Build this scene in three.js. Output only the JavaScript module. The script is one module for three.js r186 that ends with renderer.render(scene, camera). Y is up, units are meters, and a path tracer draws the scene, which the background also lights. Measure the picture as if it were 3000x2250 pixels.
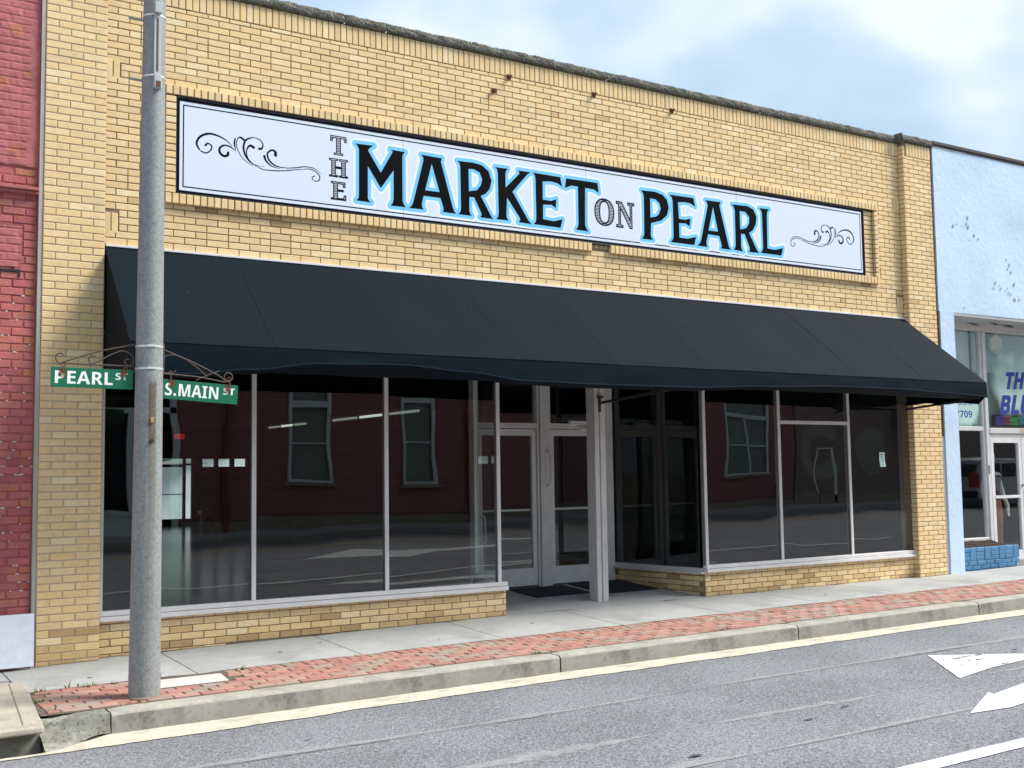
import * as THREE from 'three';
import { mergeGeometries } from 'three/addons/utils/BufferGeometryUtils.js';
import { RoundedBoxGeometry } from 'three/addons/geometries/RoundedBoxGeometry.js';
import { RectAreaLightUniformsLib } from 'three/addons/lights/RectAreaLightUniformsLib.js';

// ------------------------------------------------------------ camera, sky, sun, exposure
const scene = new THREE.Scene();
const camera = new THREE.PerspectiveCamera(37.25, 4 / 3, 0.1, 2000);
camera.rotation.order = 'YXZ';
camera.position.set(-1.904, 1.602, 10.817);
camera.rotation.set(0.0778, -0.5683, -0.014);
const renderer = new THREE.WebGLRenderer({ antialias: true });
renderer.toneMapping = THREE.LinearToneMapping;
renderer.toneMappingExposure = 2.3;
renderer.shadowMap.enabled = true;
RectAreaLightUniformsLib.init();

function rng(seed) { let a = seed >>> 0; return () => { a = (a + 0x6D2B79F5) | 0; let t = Math.imul(a ^ (a >>> 15), 1 | a); t = (t + Math.imul(t ^ (t >>> 7), 61 | t)) ^ t; return ((t ^ (t >>> 14)) >>> 0) / 4294967296; }; }
const R = rng(20240611);
const rr = (a, b) => a + (b - a) * R();
const clamp = (v, a = 0, b = 1) => Math.min(b, Math.max(a, v));
const sstep = (a, b, v) => { const t = clamp((v - a) / (b - a)); return t * t * (3 - 2 * t); };
const lerp = (a, b, t) => a + (b - a) * t;
// lattice noise in three dimensions (for the sky) and a periodic one in two (for tiling textures)
const PERM = (() => { const r = rng(7), p = []; for (let i = 0; i < 256; i++) p.push(i); for (let i = 255; i > 0; i--) { const j = Math.floor(r() * (i + 1)); [p[i], p[j]] = [p[j], p[i]]; } return p.concat(p); })();
const hash3 = (x, y, z) => PERM[PERM[PERM[x & 255] + (y & 255)] + (z & 255)] / 255;
function noise3(x, y, z) {
  const xi = Math.floor(x), yi = Math.floor(y), zi = Math.floor(z), f = (t) => t * t * t * (t * (6 * t - 15) + 10);
  const u = f(x - xi), v = f(y - yi), w = f(z - zi); let o = 0;
  for (let k = 0; k < 8; k++) { const a = k & 1, b = (k >> 1) & 1, c = k >> 2; o += hash3(xi + a, yi + b, zi + c) * (a ? u : 1 - u) * (b ? v : 1 - v) * (c ? w : 1 - w); }
  return o;
}
function fbm3(x, y, z, n = 5) { let a = 0.5, s = 0, t = 0; for (let i = 0; i < n; i++) { s += a * noise3(x, y, z); t += a; x = x * 2.03 + 11; y = y * 2.03 + 5; z = z * 2.03 + 3; a *= 0.5; } return s / t; }
function pnoise(x, y, per, seed) {
  const xi = Math.floor(x), yi = Math.floor(y), f = (t) => t * t * (3 - 2 * t), u = f(x - xi), v = f(y - yi), m = (n) => ((n % per) + per) % per;
  const h = (a, b) => hash3(m(a) + seed * 17, m(b) + seed * 5, seed * 31);
  return lerp(lerp(h(xi, yi), h(xi + 1, yi), u), lerp(h(xi, yi + 1), h(xi + 1, yi + 1), u), v);
}
function pfbm(u, v, per, oct, seed) { let s = 0, t = 0, a = 1; for (let i = 0; i < oct; i++) { s += a * pnoise(u * per, v * per, per, seed + i); t += a; a *= 0.55; per *= 2; } return s / t; }

// overcast, broken sky: white cloud over pale blue, the same all round
{
  const w = 1024, h = 512, d = new Float32Array(w * h * 4);
  for (let j = 0; j < h; j++) for (let i = 0; i < w; i++) {
    const el = ((j + 0.5) / h - 0.5) * Math.PI, az = ((i + 0.5) / w - 0.5) * 2 * Math.PI;
    const x = Math.cos(el) * Math.cos(az), y = Math.sin(el), z = Math.cos(el) * Math.sin(az);
    const k = 1 / (Math.max(y, 0) + 0.32), px = x * k * 2.1 + 4.3, pz = z * k * 2.1 + 1.7;
    const c1 = fbm3(px, y * 1.2, pz, 5), c2 = fbm3(px * 2.3 + 9, y * 2, pz * 2.3, 5);
    const c = sstep(0.44, 0.74, c1 * 0.68 + c2 * 0.32);
    const edge = sstep(0.5, 0.62, c2) * 0.35 * c;
    const lo = [0.235, 0.315, 0.40], hi = [0.405, 0.455, 0.485];
    for (let n = 0; n < 3; n++) d[(j * w + i) * 4 + n] = lerp(lo[n], hi[n], clamp(c * 0.9 + edge));
    d[(j * w + i) * 4 + 3] = 1;
  }
  const sky = new THREE.DataTexture(d, w, h, THREE.RGBAFormat, THREE.FloatType);
  sky.mapping = THREE.EquirectangularReflectionMapping; sky.magFilter = sky.minFilter = THREE.LinearFilter; sky.needsUpdate = true;
  scene.background = sky; scene.environment = sky;
}
const sun = new THREE.DirectionalLight(new THREE.Color(1, 0.965, 0.91), 2.4);
sun.position.set(6 + 0.60 * 60, 0.72 * 60, 2 + 0.33 * 60); sun.target.position.set(6, 0, 2);
sun.castShadow = true; sun.shadow.radius = 42; sun.shadow.mapSize.set(4096, 4096);
Object.assign(sun.shadow.camera, { left: -30, right: 30, top: 25, bottom: -25, near: 1, far: 140 });
scene.add(sun, sun.target);

// ------------------------------------------------------------ textures (grain and blotches only)
const enc = (v) => Math.round(255 * Math.pow(clamp(v), 1 / 2.2));
function tex(n, fn, rx = 1, ry = rx, srgb = true) {
  const d = new Uint8Array(n * n * 4);
  for (let j = 0; j < n; j++) for (let i = 0; i < n; i++) { const v = fn((i + 0.5) / n, (j + 0.5) / n, i, j), o = (j * n + i) * 4, a = Array.isArray(v) ? v : [v, v, v]; for (let k = 0; k < 3; k++) d[o + k] = srgb ? enc(a[k]) : Math.round(255 * clamp(a[k])); d[o + 3] = 255; }
  const t = new THREE.DataTexture(d, n, n); t.wrapS = t.wrapT = THREE.RepeatWrapping; t.magFilter = THREE.LinearFilter; t.minFilter = THREE.LinearMipmapLinearFilter; t.generateMipmaps = true;
  if (srgb) t.colorSpace = THREE.SRGBColorSpace; t.repeat.set(rx, ry); t.needsUpdate = true; return t;
}
const again = (t, rx, ry = rx) => { const c = t.clone(); c.repeat.set(rx, ry); c.needsUpdate = true; return c; };
const tr = rng(99);
const T = {
  brick: tex(512, (u, v) => 0.86 + 0.18 * pfbm(u, v, 12, 5, 1) - 0.08 * sstep(0.62, 0.8, pfbm(u, v, 60, 2, 4)) + 0.05 * (tr() - 0.5), 1.6),
  brickBump: tex(512, (u, v) => 0.5 + 0.5 * (pfbm(u, v, 40, 4, 8) - 0.5) + 0.15 * (tr() - 0.5), 1.6, 1.6, false),
  concrete: tex(1024, (u, v) => { const b = pfbm(u, v, 5, 6, 11), f = pfbm(u, v, 90, 3, 15), s = pfbm(u, v, 3, 4, 21); return 0.70 + 0.22 * b + 0.16 * (f - 0.5) - 0.12 * sstep(0.58, 0.75, s) + 0.08 * (tr() - 0.5); }, 0.5),
  kerb: tex(1024, (u, v) => { const b = pfbm(u, v, 6, 6, 31), f = pfbm(u, v, 110, 3, 35), p = sstep(0.72, 0.8, pfbm(u, v, 44, 3, 38)), q = sstep(0.5, 0.72, pfbm(u, v, 9, 5, 44)); const k = 0.66 + 0.30 * b + 0.18 * (f - 0.5) - 0.18 * p - 0.14 * q + 0.08 * (tr() - 0.5); return [k, k * 0.985, k * 0.95]; }, 0.8),
  mossy: tex(1024, (u, v) => { const b = pfbm(u, v, 6, 6, 431), p = sstep(0.60, 0.72, pfbm(u, v, 64, 4, 438)), q = sstep(0.42, 0.62, pfbm(u, v, 5, 6, 444)), w = sstep(0.66, 0.74, pfbm(u, v, 18, 4, 449)); const k = 0.72 + 0.36 * b - 0.34 * p - 0.34 * q + 0.14 * w + 0.08 * (tr() - 0.5); return [k, k * 1.0, k * 0.93]; }, 0.9),
  kerbFace: tex(1024, (u, v) => { const b = pfbm(u, v, 6, 6, 231), f = pfbm(u, v, 110, 3, 235), p = sstep(0.66, 0.74, pfbm(u, v, 40, 3, 238)), q = sstep(0.45, 0.7, pfbm(u * 1.0, v, 14, 5, 244)); const k = 0.62 + 0.36 * b + 0.16 * (f - 0.5) - 0.16 * p - 0.16 * q + 0.08 * (tr() - 0.5); return [k, k * 0.99, k * 0.95]; }, 0.9),
  asphalt: tex(1024, (u, v) => { const f = pfbm(u, v, 130, 2, 51), g = pfbm(u, v, 256, 1, 57), b = pfbm(u, v, 4, 5, 61), r = tr(); const k = 0.50 + 0.46 * (f - 0.5) + 0.34 * (g - 0.5) + 0.22 * (b - 0.5) + (r > 0.985 ? 0.35 : r < 0.02 ? -0.25 : 0.12 * (r - 0.5)); return [k, k * 1.0, k * 1.015]; }, 0.5),
  asphaltBump: tex(1024, (u, v) => pfbm(u, v, 180, 2, 51), 0.5, 0.5, false),
  blotch: tex(512, (u, v) => 0.80 + 0.24 * (pfbm(u, v, 6, 6, 71) - 0.3), 0.4),
  stucco: tex(1024, (u, v) => { const a = pfbm(u, v, 5, 6, 81), c = sstep(0.66, 0.74, pfbm(u, v, 11, 5, 85)) * sstep(0.5, 0.62, pfbm(u, v, 2, 3, 88)); const k = 0.78 + 0.26 * a + 0.03 * (tr() - 0.5); return [k * (1 - 0.22 * c), k * (1 - 0.3 * c), k * (1 - 0.36 * c)]; }, 0.22),
  stuccoBump: tex(1024, (u, v) => 0.7 * pfbm(u, v, 7, 7, 81) + 0.3 * pfbm(u, v, 80, 3, 83), 0.22, 0.22, false),
  redpaint: tex(1024, (u, v) => { const a = pfbm(u, v, 7, 6, 91), w = sstep(0.70, 0.73, pfbm(u, v, 16, 5, 95)), o = sstep(0.68, 0.72, pfbm(u, v, 8, 5, 99)); const k = 0.72 + 0.36 * (a - 0.2); return [lerp(k, 0.95, w * 0.9), lerp(lerp(k, 1.0, o * 0.5), 1.0, w), lerp(k * (1 - 0.3 * o), 1.0, w)]; }, 0.9),
  paver: tex(512, (u, v) => { const a = pfbm(u, v, 8, 6, 101), g = sstep(0.55, 0.75, pfbm(u, v, 5, 5, 105)); const k = 0.66 + 0.4 * a + 0.1 * (tr() - 0.5); return [k * (1 - 0.18 * g), k, k * (1 + 0.1 * g)]; }, 1.3),
  aggregate: tex(512, (u, v) => { const f = pfbm(u, v, 70, 3, 111), s = sstep(0.62, 0.75, pfbm(u, v, 46, 2, 113)); return 0.22 + 0.42 * f + 0.42 * s + 0.1 * (tr() - 0.5); }, 1.2),
  aggregateBump: tex(512, (u, v) => pfbm(u, v, 46, 3, 113), 1.2, 1.2, false),
  fabric: tex(512, (u, v, i, j) => { const sp = tr() > 0.99985 ? 5 : 0; return clamp(0.78 + 0.16 * pfbm(u, v, 5, 5, 121) + 0.05 * ((i % 3) + (j % 3) - 2) * 0.5 * (0.5 + tr() * 0.5) + sp * 0.1); }, 0.45),
  metal: tex(512, (u, v) => 0.80 + 0.2 * pfbm(u, v, 9, 5, 131) + 0.05 * (tr() - 0.5), 0.9),
  board: tex(512, (u, v) => { const a = Math.abs(pfbm(u, v, 7, 5, 145) - 0.5); return 0.84 + 0.07 * sstep(0, 0.12, a) + 0.14 * pfbm(u, v, 5, 5, 148); }, 1.1),
  soil: tex(256, (u, v) => 0.3 + 0.9 * pfbm(u, v, 24, 4, 151) * tr(), 3),
};
// red brick of the far side of the street, seen only as a small reflection: courses and joints in the material
const T_far = tex(1024, (u, v) => { const row = Math.floor(v * 30), fx = (u * 10 + (row % 2) * 0.5), bx = Math.floor(fx), jx = fx - bx, jy = v * 30 - row; const j = jx < 0.06 || jy < 0.2; const k = 0.40 + 0.26 * hash3(((bx % 10) + 10) % 10, row, 3) * (0.7 + 0.3 * pfbm(u, v, 40, 2, 161)); return j ? [0.62, 0.95, 1.0] : [k, k * 0.62, k * 0.66]; }, 0.45);

// ------------------------------------------------------------ materials
const C3 = (r, g, b) => new THREE.Color().setRGB(r, g, b);
const std = (c, rough, o = {}) => new THREE.MeshStandardMaterial({ color: C3(...c), roughness: rough, ...o });
const M = {
  mortarLight: std([0.58, 0.47, 0.38], 0.95, { map: T.blotch }),
  mortarDark: std([0.30, 0.22, 0.16], 0.95, { map: T.blotch }),
  brickSoup: std([1, 1, 1], 0.82, { map: T.brick, vertexColors: true, bumpMap: T.brickBump, bumpScale: 0.0008 }),
  coping: std([0.27, 0.26, 0.215], 0.95, { map: T.aggregate, bumpMap: T.aggregateBump, bumpScale: 0.02 }),
  walk: std([0.51, 0.51, 0.49], 0.9, { map: T.concrete }),
  walkOld: std([0.55, 0.50, 0.42], 0.92, { map: T.kerb }),
  kerb: std([0.50, 0.475, 0.41], 0.92, { map: T.kerb, bumpMap: T.aggregateBump, bumpScale: 0.0015 }),
  kerbFace: std([0.36, 0.35, 0.315], 0.95, { map: T.kerbFace }),
  mossy: std([0.38, 0.375, 0.325], 0.95, { map: T.mossy }),
  gutter: std([0.74, 0.69, 0.57], 0.92, { map: T.kerb }),
  cover: std([0.80, 0.78, 0.73], 0.85, { map: T.concrete }),
  asphalt: std([0.45, 0.455, 0.47], 0.9, { map: T.asphalt, bumpMap: T.asphaltBump, bumpScale: 0.008 }),
  seam: (() => { const w = 1024, h = 64, d = new Uint8Array(w * h * 4); for (let j = 0; j < h; j++) for (let i = 0; i < w; i++) { const u = i / w, v = (j + 0.5) / h, e = Math.abs(v - 0.5) * 2, n = pfbm(u, v / 16, 64, 5, 301), m = pfbm(u, v / 16, 12, 4, 307); const a = clamp((n * 0.9 + m * 0.9 - 0.42 - e * 0.55) * 3.2) * 0.5, o = (j * w + i) * 4, g = enc(0.50 + 0.2 * (pfbm(u, v / 16, 128, 2, 311) - 0.5)); d[o] = d[o + 1] = g; d[o + 2] = g - 2; d[o + 3] = Math.round(a * 255); } const t = new THREE.DataTexture(d, w, h); t.wrapS = t.wrapT = THREE.RepeatWrapping; t.magFilter = THREE.LinearFilter; t.colorSpace = THREE.SRGBColorSpace; t.needsUpdate = true; return new THREE.MeshStandardMaterial({ map: t, transparent: true, roughness: 0.9, color: C3(0.95, 0.95, 0.95) }); })(),
  crack: std([0.05, 0.05, 0.05], 0.95),
  roadPaint: std([0.86, 0.86, 0.85], 0.75, { map: T.concrete }),
  yellowPaint: std([0.78, 0.46, 0.08], 0.75, { map: T.concrete }),
  jointSand: std([0.26, 0.205, 0.16], 1, { map: T.soil }),
  sand: std([0.30, 0.24, 0.17], 0.95),
  paverSoup: std([1, 1, 1], 0.88, { map: T.paver, vertexColors: true }),
  alu: std([0.74, 0.71, 0.685], 0.5, { map: T.metal, metalness: 0.1 }),
  aluWhite: std([0.80, 0.775, 0.765], 0.5, { map: T.metal }),
  aluDark: std([0.38, 0.37, 0.35], 0.45, { map: T.metal, metalness: 0.5 }),
  awning: new THREE.MeshPhysicalMaterial({ color: C3(0.0036, 0.0098, 0.0165), roughness: 0.78, specularIntensity: 0.2, map: T.fabric, side: THREE.DoubleSide }),
  awningNavy: new THREE.MeshPhysicalMaterial({ color: C3(0.0035, 0.0075, 0.0155), roughness: 0.6, specularIntensity: 0.35, map: T.fabric, side: THREE.DoubleSide }),
  black: std([0.012, 0.012, 0.016], 0.6),
  steel: std([0.05, 0.05, 0.055], 0.5, { metalness: 0.3 }),
  rubber: std([0.017, 0.019, 0.026], 0.95),
  wrought: std([0.10, 0.075, 0.06], 0.7, { metalness: 0.3 }),
  rust: std([0.16, 0.06, 0.03], 0.9),
  band: std([0.78, 0.78, 0.77], 0.35, { metalness: 0.6 }),
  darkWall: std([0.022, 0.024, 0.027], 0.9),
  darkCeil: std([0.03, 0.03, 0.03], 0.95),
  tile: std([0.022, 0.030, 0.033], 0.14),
  whiteTrim: std([0.78, 0.86, 0.83], 0.7),
  farBrick: std([0.62, 0.31, 0.27], 0.9, { map: T_far }),
  farPale: std([0.50, 0.40, 0.33], 0.9, { map: T_far }),
  blind: std([0.24, 0.28, 0.24], 0.9),
  stone: std([0.42, 0.36, 0.28], 0.9, { map: T.kerb }),
  pipe: std([0.24, 0.07, 0.04], 0.7),
  redStucco: std([0.53, 0.165, 0.165], 0.9, { map: T.redpaint, bumpMap: T.stuccoBump, bumpScale: 0.02 }),
  redMortar: std([0.46, 0.125, 0.13], 0.95, { map: T.redpaint }),
  redSoup: std([1, 1, 1], 0.85, { map: T.redpaint, vertexColors: true, bumpMap: T.brickBump, bumpScale: 0.006 }),
  board: std([0.78, 0.83, 0.90], 0.55, { map: T.board }),
  blueWall: std([0.60, 0.74, 0.92], 0.85, { map: T.stucco, bumpMap: T.stuccoBump, bumpScale: 0.014 }),
  blueSoffit: std([0.46, 0.47, 0.47], 0.9, { map: T.blotch }),
  blueBrick: std([0.07, 0.23, 0.42], 0.6, { map: T.blotch }),
  blueMortar: std([0.05, 0.18, 0.34], 0.7),
  roofEdge: std([0.07, 0.065, 0.06], 0.8),
  soil: std([0.05, 0.028, 0.02], 1, { map: T.soil }),
  grass: std([0.13, 0.22, 0.045], 0.8, { side: THREE.DoubleSide }),
  mannequin: std([0.72, 0.62, 0.56], 0.5), garmentTop: std([0.07, 0.02, 0.035], 0.9), garmentSkirt: std([0.22, 0.07, 0.05], 0.9), hair: std([0.01, 0.01, 0.01], 0.7),
  curtain: std([0.50, 0.56, 0.54], 0.9),
  roomWall: std([0.30, 0.33, 0.32], 0.9), roomFloor: std([0.25, 0.23, 0.21], 0.5),
  glass: new THREE.MeshPhysicalMaterial({ color: C3(0.86, 0.94, 0.92), transmission: 1, thickness: 0, roughness: 0, ior: 1.85 }),
  glassClear: new THREE.MeshPhysicalMaterial({ color: C3(0.93, 0.97, 0.96), transmission: 1, thickness: 0, roughness: 0, ior: 1.5 }),
};

// ------------------------------------------------------------ builders
const used = new Map();
function numbered(n) { const k = used.get(n) || 0; used.set(n, k + 1); return k ? n + '_' + String(k).padStart(3, '0') : n; }
function shadow(o) { o.castShadow = o.receiveShadow = true; return o; }
function tag(o, label, category, group) { Object.assign(o.userData, { label, category }); if (group) o.userData.group = group; return o; }
function thing(name, label, category, base = [0, 0, 0], group) { const o = new THREE.Group(); o.name = numbered(name); o.position.set(...base); tag(o, label, category, group); scene.add(o); return o; }
// a part, its geometry in world coordinates; under a thing it is moved to the thing's own axes
function part(name, geo, mat, parent, label) {
  const g = Array.isArray(geo) ? mergeGeometries(geo.map((q) => (q.index ? q.toNonIndexed() : q))) : geo;
  const m = shadow(new THREE.Mesh(g, mat)); m.name = parent === scene ? numbered(name) : name;
  if (parent.isGroup) m.position.copy(parent.position).negate();
  if (label) m.userData.label = label;
  parent.add(m); return m;
}
function single(name, geo, mat, label, category, group) { return tag(part(name, geo, mat, scene), label, category, group); }
function struct(name, geo, mat) { const m = part(name, geo, mat, scene); m.userData.kind = 'structure'; return m; }
function uvw(g) { // uv in metres from the way each face points
  const p = g.attributes.position, n = g.attributes.normal, uv = new Float32Array(p.count * 2);
  for (let i = 0; i < p.count; i++) { const a = Math.abs(n.getX(i)), b = Math.abs(n.getY(i)), c = Math.abs(n.getZ(i)); const u = a > b && a > c ? p.getZ(i) : p.getX(i), v = b >= a && b >= c ? p.getZ(i) : p.getY(i); uv[2 * i] = u + (a > b && a > c ? 3.37 : 0); uv[2 * i + 1] = v; }
  g.setAttribute('uv', new THREE.BufferAttribute(uv, 2)); return g;
}
function box(x0, x1, y0, y1, z0, z1) { return uvw(new THREE.BoxGeometry(x1 - x0, y1 - y0, z1 - z0).translate((x0 + x1) / 2, (y0 + y1) / 2, (z0 + z1) / 2)); }
function rbox(x0, x1, y0, y1, z0, z1, r = 0.008, s = 2) { return uvw(new RoundedBoxGeometry(x1 - x0, y1 - y0, z1 - z0, s, Math.min(r, (x1 - x0) / 2.01, (y1 - y0) / 2.01, (z1 - z0) / 2.01)).translate((x0 + x1) / 2, (y0 + y1) / 2, (z0 + z1) / 2)); }
const V = (x, y, z) => new THREE.Vector3(x, y, z);
function tube(pts, r, seg = 24, rad = 7, closed = false) { return new THREE.TubeGeometry(new THREE.CatmullRomCurve3(pts.map((p) => (p.isVector3 ? p : V(...p))), closed), seg, r, rad, closed); }
function bar(a, b, w, h) { // a straight bar of w x h between two points
  const A = V(...a), B = V(...b), L = A.distanceTo(B), g = new THREE.BoxGeometry(w, h, L);
  const m = new THREE.Matrix4().lookAt(A, B, Math.abs(B.y - A.y) > 0.98 * L ? V(1, 0, 0) : V(0, 1, 0)); m.setPosition(A.clone().add(B).multiplyScalar(0.5)); return g.applyMatrix4(m);
}
function cyl(r0, r1, h, x, y, z, n = 24) { return new THREE.CylinderGeometry(r1, r0, h, n).translate(x, y + h / 2, z); }
// a sheet over a grid: f(s, t) gives a point, s along, t across
function sheet(ns, nt, f, flip = false) {
  const g = new THREE.PlaneGeometry(1, 1, ns, nt), p = g.attributes.position, uv = g.attributes.uv;
  for (let j = 0; j <= nt; j++) for (let i = 0; i <= ns; i++) { const q = f(i / ns, j / nt), k = j * (ns + 1) + i; p.setXYZ(k, q[0], q[1], q[2]); uv.setXY(k, q[3] ?? q[0], q[4] ?? (Math.abs(q[1]) + q[2])); }
  if (flip) { const ix = g.index.array; for (let i = 0; i < ix.length; i += 3) [ix[i], ix[i + 1]] = [ix[i + 1], ix[i]]; }
  g.computeVertexNormals(); return g;
}
// many boxes in one geometry, each with its own colour
class Soup {
  constructor() { this.p = []; this.n = []; this.u = []; this.c = []; this.i = []; }
  box(x, y, z, w, h, d, col, m) {
    const e = Math.min(0.004, w / 6, h / 6), o = [R() * 3, R() * 3], v = V(0, 0, 0), nn = V(0, 0, 0);
    const put = (q, nx, ny, nz) => { v.set(q[0], q[1], q[2]); nn.set(nx, ny, nz); if (m) { v.applyMatrix4(m); nn.transformDirection(m); } this.p.push(v.x, v.y, v.z); this.n.push(nn.x, nn.y, nn.z); this.u.push(q[0] + o[0] + q[2] * Math.abs(nx), q[1] + o[1] + q[2] * Math.abs(ny)); this.c.push(col[0], col[1], col[2]); };
    const quad = (a, b, c2, d2, nx, ny, nz) => { const s = this.p.length / 3; put(a, nx, ny, nz); put(b, nx, ny, nz); put(c2, nx, ny, nz); put(d2, nx, ny, nz); this.i.push(s, s + 1, s + 2, s, s + 2, s + 3); };
    const X0 = x - w / 2, X1 = x + w / 2, Y0 = y - h / 2, Y1 = y + h / 2, Z0 = z - d / 2, Z1 = z + d / 2, k = 0.7071;
    const f = [[X0 + e, Y0 + e, Z1], [X1 - e, Y0 + e, Z1], [X1 - e, Y1 - e, Z1], [X0 + e, Y1 - e, Z1]], s = [[X0, Y0, Z1 - e], [X1, Y0, Z1 - e], [X1, Y1, Z1 - e], [X0, Y1, Z1 - e]], b = [[X0, Y0, Z0], [X1, Y0, Z0], [X1, Y1, Z0], [X0, Y1, Z0]];
    quad(f[0], f[1], f[2], f[3], 0, 0, 1);
    quad(s[0], s[1], f[1], f[0], 0, -k, k); quad(s[1], s[2], f[2], f[1], k, 0, k); quad(s[2], s[3], f[3], f[2], 0, k, k); quad(s[3], s[0], f[0], f[3], -k, 0, k);
    quad(b[0], b[1], s[1], s[0], 0, -1, 0); quad(b[1], b[2], s[2], s[1], 1, 0, 0); quad(b[2], b[3], s[3], s[2], 0, 1, 0); quad(b[3], b[0], s[0], s[3], -1, 0, 0);
  }
  geo(color = true) {
    const g = new THREE.BufferGeometry(); g.setAttribute('position', new THREE.Float32BufferAttribute(this.p, 3)); g.setAttribute('normal', new THREE.Float32BufferAttribute(this.n, 3)); g.setAttribute('uv', new THREE.Float32BufferAttribute(this.u, 2));
    if (color) g.setAttribute('color', new THREE.Float32BufferAttribute(this.c, 3)); g.setIndex(this.i); return g;
  }
}
// single pieces: a few shared shapes per size and a shared material per tint
const pieceGeo = new Map(), tintMat = new Map();
function pieceShape(w, h, d) { const k = [w, h, d].map((q) => q.toFixed(3)).join() + Math.floor(R() * 4); if (!pieceGeo.has(k)) { const s = new Soup(); s.box(0, 0, 0, w, h, d, [1, 1, 1]); pieceGeo.set(k, s.geo(false)); } return pieceGeo.get(k); }
function tinted(base, i, c) { const k = base.uuid + i; if (!tintMat.has(k)) { const m = base.clone(); m.vertexColors = false; m.color.setRGB(...c); tintMat.set(k, m); } return tintMat.get(k); }
// lays pieces: the first `cap` named ones as meshes of their own under `host`, the rest as one part of `group`
function lay(list, name, base, host, owner, restName, cap) {
  list.slice(0, cap).forEach((b) => { const m = shadow(new THREE.Mesh(pieceShape(b.w, b.h, b.d), tinted(base, b.k, b.pal))); m.name = name; m.position.set(b.x, b.y, b.z); if (b.r) m.rotation.set(b.r[0], b.r[1], b.r[2]); m.position.sub(host.userData.shift || V(0, 0, 0)); host.add(m); });
  if (list.length > cap) { const s = new Soup(), q = new THREE.Matrix4(), e = new THREE.Euler(); list.slice(cap).forEach((b) => { q.makeRotationFromEuler(e.set(...(b.r || [0, 0, 0]))).setPosition(b.x, b.y, b.z); s.box(0, 0, 0, b.w, b.h, b.d, b.col, q); }); const m = part(restName, s.geo(), base, owner); m.userData.kind = 'stuff'; return m; }
}
const CO = 0.0677, MO = 0.218, JT = 0.0088; // course, module, joint
// yellow face brick tints
const YB = [[0.83, 0.60, 0.31], [0.85, 0.63, 0.335], [0.81, 0.58, 0.295], [0.835, 0.59, 0.285], [0.87, 0.68, 0.40], [0.76, 0.56, 0.305], [0.82, 0.60, 0.315], [0.85, 0.64, 0.345], [0.64, 0.44, 0.205], [0.50, 0.33, 0.15]];
function yTint(x, y, dirt = 0) { const r = R(); if (R() < dirt) return R() < 0.8 ? 8 : 9; return r < 0.30 ? 0 : r < 0.48 ? 1 : r < 0.60 ? 2 : r < 0.72 ? 3 : r < 0.79 ? 4 : r < 0.87 ? 5 : r < 0.94 ? 6 : 7; }
function brick(x, y, z, w, h, d, k, r) { const c = YB[k], j = rr(0.96, 1.04); return { x, y, z, w, h, d, k, pal: c, col: c.map((q) => q * j), r }; }
// courses of brick over a rectangle of the plane z = face; `bond(i)` gives the widths to repeat, in modules
function courses({ x0, x1, y0, y1, face, bond, start = () => 0, holes = [], dirt = () => 0, depth = 0.03, floor }) {
  const out = []; const i0 = Math.floor(y0 / CO + 1e-6), i1 = Math.ceil(y1 / CO - 1e-6);
  for (let i = i0; i < i1; i++) {
    const ya = Math.max(i * CO, y0) + (i * CO < y0 - 1e-6 ? 0 : JT / 2), yb = Math.min((i + 1) * CO, y1) - JT / 2; if (yb - ya < 0.012) continue;
    const yc = (ya + yb) / 2, ws = bond(i); let x = x0 - start(i) * MO, k = 0;
    while (x < x1 - 0.01) {
      const w = ws[k++ % ws.length] * MO; let segs = [[Math.max(x, x0) , Math.min(x + w, x1)]];
      for (const h of holes) if (yc > h[2] && yc < h[3]) segs = segs.flatMap(([a, b]) => (b <= h[0] || a >= h[1] ? [[a, b]] : [[a, Math.min(b, h[0])], [Math.max(a, h[1]), b]].filter(([p, q]) => q - p > 0.035)));
      for (const [a, b] of segs) { const bw = b - a - JT; if (bw < 0.03) continue; let y2 = ya; if (floor) y2 = Math.max(ya, floor((a + b) / 2)); if (yb - y2 < 0.01) continue; out.push(brick((a + b) / 2 + rr(-0.0012, 0.0012), (y2 + yb) / 2 + rr(-0.001, 0.001), face - depth / 2 + rr(-0.0012, 0.0012), bw, yb - y2, depth, yTint((a + b) / 2, yc, dirt(yc, (a + b) / 2)))); }
      x += w;
    }
  }
  return out;
}

// levels of the ground: pavement by the wall, pavement by the kerb, cambered road
function wallY(x) { const P = [[-8, -0.09], [0, -0.040], [0.575, -0.028], [4.95, 0.016], [7.9, 0.014], [12, 0.022], [16, 0.05], [40, 0.2]]; for (let i = 1; i < P.length; i++) if (x <= P[i][0]) return lerp(P[i - 1][1], P[i][1], clamp((x - P[i - 1][0]) / (P[i][0] - P[i - 1][0]))); return 0.2; }
const paveY = (x, z) => -0.05 + 0.0064 * x - 0.015 * z;
const G = (x, z) => lerp(wallY(x), paveY(x, 1.06), clamp((z + 0.1) / 1.16)) + Math.min(0, -(z - 1.06) * 0.015 * (z > 1.06 ? 1 : 0));
const roadY = (x, z) => -0.235 + 0.0064 * x + 0.02 * (Math.min(z, 8) - 2.55);

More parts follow.
